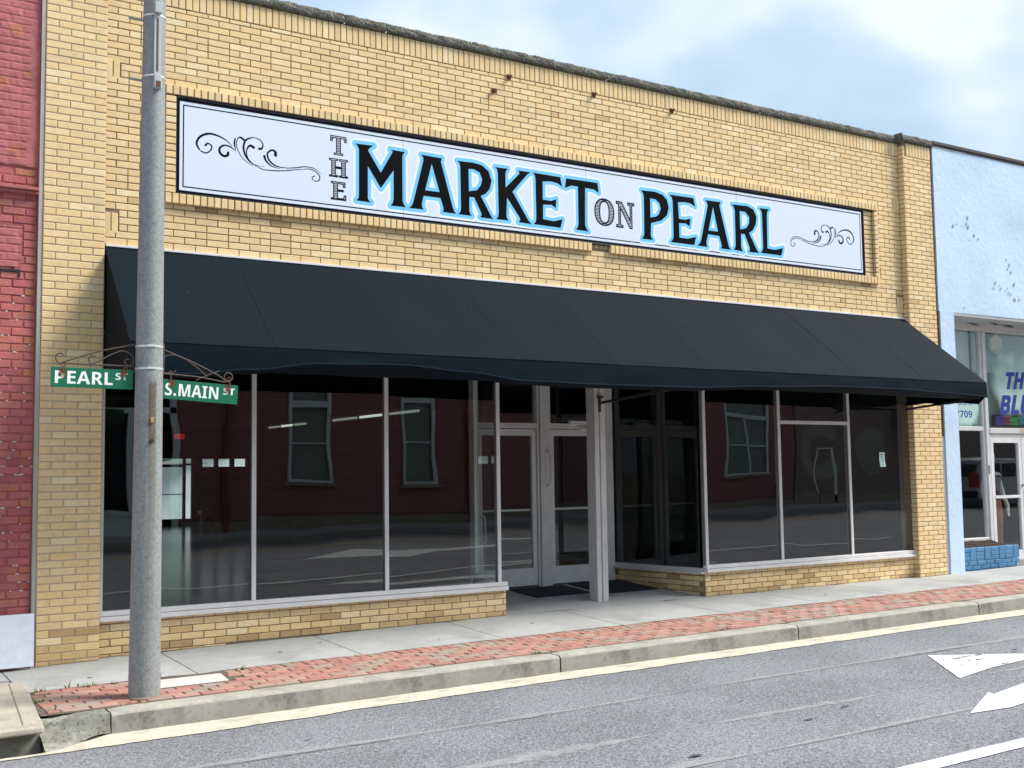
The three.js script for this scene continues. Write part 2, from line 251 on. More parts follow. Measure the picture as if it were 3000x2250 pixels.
// outlines of the sign letters and of the scroll ornament, in metres from the top left of the sign
const LETTERS=[["1.896,0.178 2.11,0.171 2.064,0.201 2.044,0.233 2.194,0.455 2.33,0.221 2.339,0.199 2.31,0.184 2.485,0.187 2.462,0.213 2.455,0.247 2.455,0.733 2.466,0.769 2.489,0.797 2.309,0.801 2.336,0.769 2.346,0.726 2.348,0.408 2.193,0.623 2.041,0.404 2.039,0.75 2.05,0.775 2.078,0.793 1.905,0.792 1.93,0.763 1.935,0.73 1.937,0.235 1.923,0.2"],
["2.685,0.188 2.947,0.193 2.931,0.232 3.076,0.728 3.094,0.77 3.121,0.799 2.948,0.797 2.962,0.774 2.959,0.748 2.922,0.644 2.711,0.643 2.688,0.733 2.691,0.77 2.711,0.797 2.532,0.801 2.566,0.767 2.584,0.726 2.71,0.256 2.71,0.216","2.815,0.272 2.912,0.578 2.731,0.58"],
["3.142,0.193 3.354,0.187 3.465,0.201 3.552,0.258 3.591,0.362 3.565,0.463 3.508,0.526 3.444,0.558 3.562,0.748 3.581,0.778 3.61,0.807 3.433,0.804 3.453,0.779 3.448,0.752 3.358,0.585 3.295,0.587 3.293,0.744 3.302,0.776 3.324,0.8 3.15,0.801 3.177,0.768 3.184,0.729 3.18,0.263 3.171,0.218","3.287,0.266 3.353,0.261 3.432,0.288 3.466,0.364 3.446,0.436 3.394,0.498 3.29,0.522"],
["3.641,0.198 3.813,0.195 3.788,0.227 3.78,0.264 3.781,0.419 3.966,0.24 3.973,0.214 3.953,0.195 4.127,0.196 4.078,0.231 3.874,0.456 4.073,0.748 4.096,0.778 4.133,0.81 3.951,0.804 3.976,0.777 3.97,0.752 3.799,0.535 3.786,0.747 3.795,0.777 3.816,0.801 3.649,0.802 3.675,0.768 3.682,0.728 3.676,0.267 3.667,0.22"],
["4.164,0.194 4.552,0.198 4.577,0.311 4.512,0.276 4.408,0.267 4.298,0.283 4.297,0.498 4.412,0.502 4.49,0.471 4.48,0.578 4.42,0.547 4.3,0.558 4.296,0.731 4.45,0.74 4.576,0.703 4.544,0.809 4.165,0.805 4.194,0.768 4.201,0.727 4.197,0.263 4.187,0.221"],
["4.639,0.201 5.1,0.198 5.119,0.318 5.043,0.286 4.917,0.28 4.907,0.731 4.924,0.777 4.952,0.81 4.772,0.807 4.799,0.772 4.809,0.733 4.81,0.279 4.713,0.28 4.619,0.318"],
["5.779,0.204 6.003,0.197 6.125,0.219 6.198,0.279 6.224,0.373 6.192,0.474 6.094,0.553 5.929,0.603 5.92,0.753 5.932,0.789 5.955,0.815 5.775,0.816 5.806,0.781 5.816,0.74 5.821,0.284 5.81,0.237","5.922,0.288 6.01,0.293 6.072,0.339 6.091,0.405 6.055,0.482 6.009,0.514 5.921,0.532"],
["6.242,0.204 6.642,0.201 6.666,0.311 6.586,0.276 6.48,0.272 6.378,0.287 6.388,0.498 6.493,0.5 6.583,0.474 6.565,0.581 6.502,0.547 6.39,0.554 6.39,0.738 6.517,0.743 6.67,0.705 6.636,0.813 6.241,0.813 6.278,0.777 6.292,0.732 6.29,0.276 6.275,0.234"],
["6.843,0.202 7.116,0.2 7.088,0.244 7.225,0.738 7.241,0.782 7.271,0.816 7.093,0.813 7.112,0.787 7.108,0.761 7.073,0.653 6.879,0.647 6.845,0.75 6.848,0.786 6.862,0.816 6.692,0.815 6.732,0.778 6.755,0.739 6.884,0.273 6.873,0.229","6.976,0.279 7.053,0.596 6.888,0.597"],
["7.309,0.205 7.587,0.196 7.696,0.23 7.75,0.322 7.734,0.423 7.677,0.511 7.606,0.556 7.725,0.749 7.747,0.781 7.778,0.811 7.589,0.813 7.613,0.78 7.605,0.747 7.525,0.581 7.459,0.581 7.454,0.755 7.466,0.791 7.493,0.817 7.323,0.808 7.349,0.778 7.36,0.737 7.36,0.277 7.343,0.235","7.446,0.276 7.549,0.281 7.617,0.347 7.609,0.428 7.556,0.497 7.448,0.525"],
["7.802,0.199 7.992,0.193 7.958,0.223 7.945,0.262 7.936,0.734 8.077,0.74 8.229,0.701 8.194,0.807 7.806,0.806 7.841,0.769 7.856,0.728 7.85,0.264 7.836,0.226"]];
const SCROLL=["0.549,0.398,0.0038 0.498,0.356,0.0095 0.419,0.321,0.0152 0.311,0.31,0.0209 0.226,0.354,0.0209 0.192,0.421,0.019 0.206,0.461,0.0162 0.223,0.482,0.0133",
"0.235,0.496,0.0114 0.289,0.507,0.0114 0.335,0.47,0.0114 0.342,0.43,0.0133 0.307,0.408,0.0133 0.281,0.431,0.019",
"0.589,0.445,0.0038 0.53,0.41,0.0133 0.475,0.403,0.0152 0.428,0.433,0.019 0.424,0.48,0.0228 0.467,0.513,0.0247 0.507,0.496,0.0247 0.51,0.472,0.0247",
"0.581,0.317,0.0114 0.573,0.373,0.0152 0.589,0.433,0.0038",
"0.672,0.319,0.0209 0.648,0.303,0.019 0.616,0.307,0.0095 0.594,0.354,0.0076 0.605,0.423,0.0076 0.649,0.496,0.0076 0.705,0.543,0.0057 0.769,0.572,0.0029",
"0.772,0.28,0.0076 0.728,0.295,0.0133 0.688,0.324,0.0171 0.668,0.39,0.019 0.681,0.46,0.019 0.721,0.521,0.0152 0.773,0.557,0.0095",
"0.784,0.28,0.0076 0.841,0.298,0.0095 0.87,0.337,0.0114 0.862,0.378,0.0152 0.833,0.388,0.0247",
"0.773,0.383,0.0266 0.744,0.368,0.0228 0.708,0.4,0.0133 0.699,0.449,0.0095 0.721,0.509,0.0076 0.769,0.55,0.0057 0.834,0.565,0.0038 0.887,0.566,0.0019",
"1.005,0.43,0.0323 1.001,0.394,0.0247 0.96,0.384,0.0171 0.919,0.426,0.0171 0.935,0.488,0.0171 0.989,0.532,0.0152 1.055,0.547,0.0095 1.117,0.547,0.0076",
"0.886,0.455,0.0247 0.899,0.493,0.019 0.94,0.535,0.0133 0.989,0.556,0.0076 1.048,0.562,0.0019",
"0.785,0.564,0.0057 0.866,0.593,0.0076 0.989,0.592,0.0095 1.113,0.576,0.0095 1.213,0.554,0.0076 1.29,0.54,0.0057",
"1.125,0.548,0.0076 1.221,0.531,0.0095 1.323,0.507,0.0095 1.408,0.508,0.0076 1.459,0.526,0.0057 1.498,0.556,0.0019",
"1.301,0.536,0.0057 1.382,0.525,0.0076 1.45,0.547,0.0095 1.489,0.591,0.0095 1.476,0.634,0.0095 1.429,0.644,0.0076",
"1.416,0.637,0.0076 1.403,0.61,0.0076 1.433,0.59,0.0076"];

const rampY = (x, z) => lerp(G(x, -0.1), 0.118, clamp((-0.1 - z) / 1.5));

// ============================================================ THE SETTING
struct('ground', sheet(2, 2, (s, t) => [lerp(-700, 700, s), -1.3, lerp(700, -700, t)], true), M.sand);
const gsheet = (x0, x1, z0, z1, nx, nz, f, dy = 0) => sheet(nx, nz, (s, t) => { const x = lerp(x0, x1, s), z = lerp(z1, z0, 1 - t); return [x, f(x, z) + dy, lerp(z0, z1, t), x, lerp(z0, z1, t)]; });
const road = struct('road', gsheet(-70, 90, 2.47, 15.7, 160, 40, roadY), M.asphalt);
// concrete gutter with a broken edge towards the asphalt
const gr = rng(5);
{
  const zs = [];
  const nx = 420; for (let i = 0; i <= nx; i++) { const x = lerp(-6, 22, i / nx); zs.push(2.55 + 0.05 * (fbm3(x * 1.7, 3, 0, 4) - 0.5) + 0.03 * (fbm3(x * 9, 7, 2, 3) - 0.5) + (x > 1.7 ? -0.03 * sstep(1.7, 1.9, x) : 0.02)); }
  const g = sheet(nx, 4, (s, t) => { const i = Math.round(s * nx), x = lerp(-6, 22, s), zi = lerp(2.0, zs[i] - 0.05 - 0.02 * fbm3(x * 7, 1, 4, 3), sstep(0.45 + 0.2 * (fbm3(x * 6, 4, 2, 3) - 0.5), -0.45, x)), z = lerp(zi, zs[i], t); return [x, roadY(x, z) + 0.006, z, x, z]; });
  struct('gutter', g, M.gutter);
  // long sealed seams and hairline cracks in the asphalt
  const seamStrip = (x0, x1, z, w, amp, mat, seed, nm, dy) => part(nm, sheet(160, 1, (s, t) => { const x = lerp(x0, x1, s), zc = z + amp * (fbm3(x * 0.35, seed, 1, 3) - 0.5), hw = w * clamp(1.9 * (fbm3(x * 0.9, seed + 4, 2, 3) - 0.2)); const zz = zc + (t - 0.5) * Math.max(hw, 0.004); return [x, roadY(x, zz) + dy, zz, x / 4.3 + seed * 0.37, t]; }), mat, road);
  seamStrip(-0.4, 12, 3.60, 0.20, 0.12, M.seam, 3, 'asphalt_seam', 0.004);
  seamStrip(-0.4, 8, 3.66, 0.012, 0.12, M.crack, 3, 'asphalt_crack', 0.007);
  seamStrip(-0.8, 13, 4.72, 0.26, 0.12, M.seam, 13, 'asphalt_seam', 0.004);
  seamStrip(0.5, 9, 5.50, 0.22, 0.10, M.seam, 23, 'asphalt_seam', 0.004);
  seamStrip(0.5, 9, 5.53, 0.012, 0.10, M.crack, 23, 'asphalt_crack', 0.007);
}
function roadShape(pts, mat, nm, dy) { // a painted shape on the cambered road, cut fine enough to follow it
  const sh = new THREE.Shape(pts.map((p) => new THREE.Vector2(p[0], p[1]))); const g = new THREE.ShapeGeometry(sh), p = g.attributes.position; for (let i = 0; i < p.count; i++) { const x = p.getX(i), z = p.getY(i); p.setXYZ(i, x, roadY(x, z) + dy, z); }
  const ix = g.index.array; for (let i = 0; i < ix.length; i += 3) [ix[i], ix[i + 1]] = [ix[i + 1], ix[i]]; g.computeVertexNormals(); return part(nm, uvw(g), mat, road);
}
const stripe = (x0, x1, z0, z1, mat, nm, seed) => part(nm, sheet(Math.round((x1 - x0) * 8), 1, (s, t) => { const x = lerp(x0, x1, s), z = (t < 0.5 ? z0 : z1) + 0.012 * (fbm3(x * 6, seed + t, 3, 3) - 0.5); return [x, roadY(x, z) + 0.006, z, x, z]; }), mat, road);
stripe(-3, 19.5, 6.31, 6.46, M.roadPaint, 'lane_line', 3); stripe(26, 60, 6.31, 6.46, M.roadPaint, 'lane_line', 4);
stripe(-40, 70, 13.20, 13.34, M.yellowPaint, 'centre_line', 8);
// turn arrow of the near lane: barbs towards the viewer, shaft running off to the right
roadShape([[6.36, 4.70], [7.20, 3.74], [7.9, 4.27], [12.5, 4.30], [12.5, 4.52], [8.5, 4.52], [7.5, 4.50], [7.0, 4.55]], M.roadPaint, 'turn_arrow', 0.006);
roadShape([[5.20, 5.63], [6.0, 5.22], [5.95, 5.30], [8.6, 4.70], [12.5, 4.62], [12.5, 4.80], [8.8, 5.0], [6.5, 5.55], [5.6, 5.68]], M.roadPaint, 'turn_arrow', 0.006);
roadShape([[6.6, 10.0], [8.5, 11.6], [8.9, 10.75], [15, 10.45], [15, 10.0], [9.6, 10.0], [8.6, 9.3]], M.roadPaint, 'turn_arrow', 0.006);
// worn flakes missing from the paint, and dark tar spots
for (let i = 0; i < 46; i++) { const x = rr(6.9, 8.6), z = rr(4.0, 4.5), a = rr(0.01, 0.05); const pts = []; for (let k = 0; k < 7; k++) { const q = (k / 7) * 6.283; pts.push([x + Math.cos(q) * a * rr(0.6, 2.2), z + Math.sin(q) * a * 0.4 * rr(0.5, 1.3)]); } if (i < 24) roadShape(pts, M.asphalt, 'worn_patch', 0.0095); }
for (const [x, z, a] of [[4.2, 5.05, 0.05], [4.75, 4.9, 0.045], [2.9, 5.35, 0.05], [5.4, 6.05, 0.035], [8.6, 3.2, 0.03], [9.5, 3.1, 0.03], [1.2, 3.3, 0.025]]) { const pts = []; for (let k = 0; k < 9; k++) { const q = (k / 9) * 6.283; pts.push([x + Math.cos(q) * a * rr(0.7, 1.5), z + Math.sin(q) * a * 0.35 * rr(0.6, 1.3)]); } roadShape(pts, M.crack, 'tar_spot', 0.009); }

// pavement: concrete slabs along the wall, each its own slab
const sidewalk = struct('sidewalk', gsheet(-6, 34, -0.02, 2.0, 80, 6, (x, z) => G(x, z) - 0.09), M.mortarDark);
function slab(x0, x1, z0, z1, mat, nm, f = G, lift = 0, host = sidewalk, gap = 0.006) {
  const n = 6, m = 4, a = x0 + gap, b = x1 - gap; const top = sheet(n, m, (s, t) => { const x = lerp(a, b, s), z = lerp(z0, z1, t), e = (s === 0 || s === 1) ? -0.006 : 0; return [x, f(x, z) + lift + e, z, x, z]; });
  const side = (p, q) => sheet(1, 1, (s, t) => { const c = s ? q : p; return [c[0], f(c[0], c[1]) + lift - 0.006 * (1 - t) - 0.1 * t, c[1], c[0] + c[1], t * 0.1]; });
  return part(nm, [top, side([a, z1], [b, z1]), side([b, z1], [b, z0]), side([b, z0], [a, z0]), side([a, z0], [a, z1])], mat, host);
}
const joints = [-3.5, -1.95, -0.27, 1.12, 2.66, 4.20, 5.70, 7.22, 8.75, 10.28, 11.8, 13.35, 14.9, 16.4, 18, 19.5, 21, 22.5, 24];
for (let i = 0; i + 1 < joints.length; i++) slab(joints[i], joints[i + 1], i < 2 ? -0.02 : -0.1, i < 2 ? 0.45 : 1.055, M.walk, 'concrete_slab');
// trodden gum and small dark spots on the slabs
for (const [x, z, a] of [[2.05, 0.55, 0.022], [2.62, 0.62, 0.016], [2.55, 0.3, 0.02], [3.6, 0.8, 0.014], [4.9, 0.5, 0.018], [6.2, 0.7, 0.014], [9.3, 0.6, 0.02], [10.9, 0.55, 0.018], [0.3, 0.75, 0.02], [7.8, 0.85, 0.014], [5.7, -0.5, 0.02], [7.1, -0.45, 0.02], [6.0, -0.2, 0.015]]) { const f = z < -0.1 ? rampY : G; part('gum_spot', sheet(8, 1, (s, q) => { const t = s * 6.283, r = q * a * (0.8 + 0.3 * Math.sin(t * 2 + x)); return [x + Math.cos(t) * r, f(x + Math.cos(t) * r, z + Math.sin(t) * r) + 0.004, z + Math.sin(t) * r * 0.8, s, q]; }, true), M.rubber, sidewalk); }
// brick strip between slabs and kerb
{
  const sp = [], PC = [[0.49, 0.235, 0.185], [0.53, 0.265, 0.21], [0.46, 0.22, 0.18], [0.45, 0.31, 0.245], [0.41, 0.32, 0.26], [0.52, 0.31, 0.25], [0.40, 0.28, 0.23], [0.43, 0.345, 0.285]];
  const put = (x, z, w, d) => { if (Math.hypot(x - 0.49, z - 1.75) < 0.1) return; if (x > 0.66 && x < 1.32 && z < 1.5 && z > 1.06) return; const r = R(), k = r < 0.26 ? 0 : r < 0.46 ? 1 : r < 0.58 ? 2 : r < 0.69 ? 3 : r < 0.78 ? 4 : r < 0.89 ? 5 : r < 0.94 ? 6 : 7, j = rr(0.9, 1.1); sp.push({ x, y: paveY(x, z) - 0.03 + rr(-0.003, 0.003), z, w: d, h: w, d: 0.06, k, pal: PC[k], col: PC[k].map((q) => q * j), r: [-Math.PI / 2 + rr(-0.018, 0.018), rr(-0.02, 0.02), Math.PI / 2 + rr(-0.015, 0.015)], dist: Math.hypot(x + 1.9, z - 10.8) }); };
  for (let row = 0; row < 7; row++) { const z = 1.285 + row * 0.1; { if (!(row % 2)) put(-0.20, z, 0.09, 0.092); for (let x = row % 2 ? -0.145 : -0.045; x < 22; x += 0.205) put(x + rr(-0.004, 0.004), z + rr(-0.003, 0.003), 0.196, 0.092); } }
  for (let x = 1.38; x < 22; x += 0.1025) put(x, 1.145, 0.094, 0.176); // header row beside the slabs
  for (let x = -0.1; x < 1.3; x += 0.205) { put(x, 1.11, 0.196, 0.088); put(x + 0.1, 1.195, 0.196, 0.078); }
  sp.sort((a, b) => a.dist - b.dist);
  lay(sp, 'paver', M.paverSoup, sidewalk, sidewalk, 'far_pavers', 300);
  struct('paver_bed', gsheet(-0.3, 22, 1.055, 1.98, 60, 3, (x, z) => paveY(x, z) - 0.008), M.jointSand);
}
// kerb stones
const kerb = struct('kerb', sheet(80, 1, (s, t) => { const x = lerp(0.1, 34, s); return [x, paveY(x, 2) - 0.03 - 0.2 * t, 2.05, x, t]; }), M.kerb);
const kj = [0.14, 4.1, 7.15, 10.2, 13.25, 16.3, 19.4, 22.5, 26, 30, 34];
for (let i = 0; i + 1 < kj.length; i++) {
  const n = 24, build = (prof) => sheet(n, prof.length - 1, (s, t) => { const p = prof[Math.round(t * (prof.length - 1))], x = lerp(kj[i] + 0.007, kj[i + 1] - 0.007, s); const w = 0.010 * (fbm3(x * 3, 2, 1, 3) - 0.5) + 0.006 * (fbm3(x * 22, p[1] * 30, 4, 2) - 0.5), e = (s === 0 || s === 1) ? -0.008 : 0; return [x, paveY(x, 2) + p[1] + w * 0.5 + e, p[0] + w + e, x, p[0] + p[1] * -1]; });
  const st = part('kerb_stone', build([[1.975, -0.004], [2.02, 0.0], [2.13, 0.0], [2.158, -0.004], [2.170, -0.012], [2.175, -0.026]]), M.kerb, kerb);
  part('weathered_face', build([[2.175, -0.026], [2.177, -0.05], [2.178, -0.09], [2.181, -0.15], [2.185, -0.22]]), M.kerbFace, st, 'kerb face stained grey with specks of dark growth');
}
// flared end of the kerb by the drain
{
  const g = sheet(16, 12, (s, t) => { const x = lerp(-0.34, 0.135, s), k = sstep(0.9, 0.0, s); const z0 = 1.97, zt = lerp(2.165, 2.02 + 0.1 * (1 - k), k), zb = lerp(2.19, 2.46, k); let z, y; const top = paveY(x, 2) - 0.01 - 0.02 * k, bot = roadY(x, 2.45) - 0.05 * k + 0.012; if (t < 0.35) { z = lerp(z0, zt, t / 0.35); y = top - 0.02 * k * (t / 0.35); } else { const q = (t - 0.35) / 0.65; z = lerp(zt, zb, q); y = lerp(top - 0.02 * k, bot, Math.pow(q, lerp(0.7, 1.0, k))); } const w = 0.016 * (fbm3(x * 9, z * 9, 4, 3) - 0.5); return [x, y + w, z + w, x, z - y]; });
  part('kerb_flare', g, M.mossy, kerb);
}

// storm drain: concrete lid over a dark throat
{
  const t = thing('storm_drain', 'weathered concrete storm drain lid with a dark inlet under its front edge', 'storm drain', [-1.6, -0.25, 1.4]);
  const lid = (x0, x1, z0, z1, y0, y1) => { const g = new RoundedBoxGeometry(x1 - x0, y1 - y0, z1 - z0, 4, 0.02); g.translate((x0 + x1) / 2, (y0 + y1) / 2, (z0 + z1) / 2); const p = g.attributes.position; for (let i = 0; i < p.count; i++) { const x = p.getX(i), z = p.getZ(i); p.setXYZ(i, x + (z - 1.2) * -0.10 * sstep(-1.2, -0.3, x), p.getY(i) + paveY(x, z) + 0.007 * (fbm3(x * 8, z * 8, 1, 3) - 0.5), z + 0.02 * (fbm3(x * 5, 2, z * 3, 3) - 0.5) * sstep(2.1, 2.3, z)); } g.computeVertexNormals(); return uvw(g); };
  part('lid', lid(-3.2, -0.225, 0.47, 2.30, -0.062, -0.008), M.walkOld, t);
  part('lid_border', [lid(-0.36, -0.235, 0.55, 2.2, -0.02, -0.001)], M.walkOld, t);
  part('throat', [box(-3.2, -0.33, -0.45, -0.115, 2.12, 2.16), box(-0.345, -0.31, -0.45, -0.13, 1.95, 2.12)], M.kerbFace, t);
  part('apron', sheet(20, 6, (s, q) => { const x = lerp(-3.2, 0.5, s), z = lerp(1.98, 2.50, q); return [x, roadY(x, 2.45) - 0.09 * (1 - q) * sstep(0.1, -0.4, x) - 0.012 - 0.02 * sstep(0.05, -0.3, x), z, x, z]; }), M.mossy, t);
}
// ramped floor of the recessed entrance
struct('entry_floor', [sheet(6, 10, (s, t) => { const x = lerp(4.9, 7.98, s), z = lerp(-2.0, -0.1, t); return [x, rampY(x, z) + 0.002, z, x, z]; })], M.walk);
// far side of the street: gutter, kerb and pavement
struct('far_kerb', [box(-30, 70, -0.35, 0, 15.7, 15.88)].map((g) => { const p = g.attributes.position; for (let i = 0; i < p.count; i++) p.setY(i, p.getY(i) + 0.0064 * p.getX(i) - 0.01); return g; }), M.kerb);
struct('far_sidewalk', gsheet(-30, 70, 15.88, 16.8, 40, 2, (x, z) => 0.0064 * x - 0.005 + 0.2 * (z - 15.88)), M.walk);

// cast utility cover beside the pole
single('utility_cover', [(() => { const g = rbox(0.69, 1.27, -0.06, -0.004, 1.13, 1.47, 0.012); const p = g.attributes.position; for (let i = 0; i < p.count; i++) p.setXYZ(i, p.getX(i) + (1.3 - p.getZ(i)) * 0.12, p.getY(i) + paveY(p.getX(i), p.getZ(i)), p.getZ(i) + (p.getX(i) - 0.7) * 0.02); return g; })()], M.cover, 'pale concrete utility cover set into the brick strip right of the pole', 'utility cover');

// ============================================================ THE YELLOW BRICK SHOP
const shop = thing('brick_storefront', 'single storey yellow brick shop with stone coping, aluminium windows and a recessed entrance', 'building', [6.27, 0, 0]);
const wall = part('wall', [
  box(-0.0, 0.545, -0.3, 6.41, -0.3, -0.008), box(0.545, 11.93, 2.98, 6.41, -0.32, -0.108), box(11.93, 12.555, -0.3, 6.41, -0.3, -0.008),
  box(0.545, 4.955, -0.3, 0.30, -0.27, -0.108), box(7.905, 11.93, -0.3, 0.315, -0.27, -0.108),
], M.mortarDark, shop);
wall.userData.shift = V(0, 0, 0);
part('pilaster_joints', box(0.002, 0.543, -0.3, 6.405, -0.2, -0.0065), M.mortarLight, shop);
part('party_joint', box(-0.034, -0.001, -0.3, 6.5, -0.3, -0.010), std([0.52, 0.47, 0.42], 0.95, { map: T.blotch }), shop);
const RUN = [1];
const bottomDirt = (y) => (y < -0.0 ? 0.95 : y < 0.13 ? 0.85 : y < 0.22 ? 0.35 : y < 0.3 ? 0.12 : 0);
const gFloor = (x) => wallY(x) + 0.002;
const frameHole = [1.105, 11.378, 4.245, 5.41];
const pilL = courses({ x0: 0.001, x1: 0.545, y0: -0.0677, y1: 6.205, face: 0, bond: (i) => (i & 1 ? [0.5, 1, 1] : [1, 1, 0.5]), dirt: bottomDirt, floor: gFloor });
const bulkL = courses({ x0: 0.55, x1: 4.953, y0: -0.0677, y1: 0.298, face: -0.1, bond: () => RUN, start: (i) => (i & 1) * 0.5, dirt: (y) => (y < 0.05 ? 0.8 : y < 0.09 ? 0.3 : 0.02), floor: gFloor });
const mainB = courses({ x0: 0.55, x1: 11.925, y0: 3.72, y1: 6.205, face: -0.1, bond: (i) => (i % 7 === 2 ? [1, 0.5] : RUN), start: (i) => (i & 1) * 0.5, holes: [frameHole, [0.55, 0.69, 5.385, 5.585], [0.55, 0.69, 3.9, 4.1], [11.78, 11.925, 5.385, 5.585], [11.78, 11.925, 3.9, 4.1]], dirt: (y, x) => (y > 4.1 && y < 4.24 ? 0.06 : 0.004) });
const pilR = courses({ x0: 11.935, x1: 12.552, y0: -0.0677, y1: 6.205, face: 0, bond: (i) => (i & 1 ? [1, 1, 1] : [0.5, 1, 1, 0.5]), dirt: (y) => (y < 0.09 ? 0.5 : 0.01), floor: gFloor });
const bulkR = courses({ x0: 7.91, x1: 11.93, y0: -0.0677, y1: 0.315, face: -0.1, bond: () => RUN, start: (i) => (i & 1) * 0.5, dirt: (y) => (y < 0.07 ? 0.8 : y < 0.13 ? 0.3 : 0.03), floor: gFloor });
const specials = [];
for (const y of [5.485, 4.0]) for (const x of [0.585, 0.652, 11.82, 11.888]) specials.push(brick(x, y, -0.114, 0.058, 0.192, 0.03, yTint(0, 9)));
// left return of the right pilaster, its courses turned along z
const retR = []; for (let i = -1; i < 94; i++) { const k = yTint(0, i * CO, bottomDirt(i * CO + 0.03) * 0.5); retR.push(brick(11.9385, (i + 0.5) * CO, i & 1 ? -0.055 : -0.05, 0.102, CO - JT, 0.03, k, [0, -Math.PI / 2, 0])); }
// entrance return under the side pane
const retB = []; { const a = Math.atan2(1.6, 0.22); for (let i = 0; i < 5; i++) for (let k = 0; k < 8; k++) { const s = (k + (i & 1 ? 0 : 0.5)) * MO; if (s + MO / 2 > 1.62) continue; const x = 7.905 - s * 0.136 - 0.015, z = -0.1 - s * 0.99 - 0.1; if ((i + 0.5) * CO < rampY(x, z) - 0.01) continue; retB.push(brick(x + 0.02, (i + 0.5) * CO, z, MO - JT, CO - JT, 0.03, yTint(x, i * CO, i < 2 ? 0.5 : 0.1), [0, -a, 0])); } }
const near = [...pilL.filter((b) => b.y < 5.95), ...bulkL.filter((b) => b.x < 2.6)];
const nearSet = new Set(near.slice(0, 300));
lay([...nearSet, ...pilL.filter((b) => !nearSet.has(b)), ...bulkL.filter((b) => !nearSet.has(b)), ...mainB, ...pilR, ...bulkR, ...specials, ...retR, ...retB], 'brick', M.brickSoup, wall, shop, 'bricks', 300);
// soldier course under the coping and the brick frame around the sign
{
  const s = []; for (let x = 0.58; x < 11.91; x += 0.0690) s.push(brick(x, 6.306, -0.113 + rr(-0.002, 0.002), 0.0595, 0.19, 0.03, R() < 0.06 ? 5 : yTint(x, 6.3)));
  for (let x = 0.034; x < 0.53; x += 0.069) s.push(brick(x, 6.306, -0.013, 0.0595, 0.19, 0.03, yTint(x, 6.3)));
  for (let x = 12.03; x < 12.54; x += 0.069) s.push(brick(x, 6.306, -0.013, 0.0595, 0.19, 0.03, yTint(x, 6.3)));
  const soup = new Soup(); s.forEach((b) => soup.box(b.x, b.y, b.z, b.w, b.h, b.d, b.col)); part('soldier_course', soup.geo(), M.brickSoup, shop).userData.kind = 'stuff';
  const f = []; const gap = (x) => x > 6.22 && x < 6.52;
  for (let x = 1.14; x < 11.36; x += 0.0690) { f.push(brick(x, 5.366, -0.075 + rr(-0.002, 0.002), 0.0575, 0.088, 0.05, R() < 0.1 ? 5 : yTint(x, 5.3, 0.015))); if (!gap(x)) f.push(brick(x, 4.294, -0.075 + rr(-0.002, 0.002), 0.0575, 0.096, 0.05, R() < 0.1 ? 5 : yTint(x, 4.3, 0.03))); else if (R() < 0.7) f.push(brick(x, 4.32, -0.118, 0.058, rr(0.03, 0.05), 0.03, R() < 0.4 ? 8 : 5)); }
  for (let i = 0; i < 14; i++) { const y = 4.378 + i * 0.0688; f.push(brick(1.158, y, -0.075, 0.098, 0.0575, 0.05, yTint(0, y)), brick(11.335, y, -0.075, 0.075, 0.0575, 0.05, yTint(0, y)), brick(11.195, y, -0.114, 0.19, 0.055, 0.03, yTint(0, y, 0.06))); }
  const fs = new Soup(); f.forEach((b) => fs.box(b.x, b.y, b.z, b.w, b.h, b.d, b.col)); part('sign_surround', fs.geo(), M.brickSoup, shop).userData.kind = 'stuff';
  part('surround_mortar', [box(1.108, 11.376, 5.322, 5.408, -0.12, -0.068), box(1.108, 6.22, 4.247, 4.343, -0.12, -0.068), box(6.53, 11.376, 4.247, 4.343, -0.12, -0.068), box(1.108, 1.207, 4.343, 5.322, -0.12, -0.068), box(11.30, 11.374, 4.343, 5.322, -0.12, -0.068)], std([0.13, 0.085, 0.055], 0.95), shop);
}
// rough stone coping, cast in lengths
{
  const edge = (x0, x1, zf) => { const n = Math.max(4, Math.round((x1 - x0) * 26)); const prof = [[-0.34, 6.40], [zf - 0.005, 6.405], [zf + 0.035, 6.418], [zf + 0.045, 6.45], [zf + 0.035, 6.50], [zf - 0.01, 6.525], [zf - 0.12, 6.535], [-0.34, 6.535]]; const np = prof.length - 1; return sheet(n, np * 3, (s, t) => { const k = t * np, i = Math.min(np - 1, Math.floor(k)), q = k - i, z = lerp(prof[i][0], prof[i + 1][0], q), y = lerp(prof[i][1], prof[i + 1][1], q), x = lerp(x0, x1, s); const w = (fbm3(x * 16, y * 30, z * 30, 3) - 0.5) * 0.028 + (fbm3(x * 1.3, 2, 1, 2) - 0.5) * 0.012; const on = i > 0 && i < np - 1 ? 1 : 0.4; return [x, y + w * on, z + w * on, x, y + z]; }); };
  const cuts = [-0.03, 0.57, 3.0, 3.49, 6.5, 9.1, 11.88]; for (let i = 0; i + 1 < cuts.length; i++) part('coping_stone', edge(cuts[i] + 0.004, cuts[i + 1] - 0.004, i === 0 ? 0 : -0.1), M.coping, shop);
  part('coping_stone', edge(11.88, 12.58, 0.0), M.coping, shop);
  part('coping_return', box(11.865, 11.9, 6.40, 6.535, -0.1, 0.03), M.coping, shop);
}
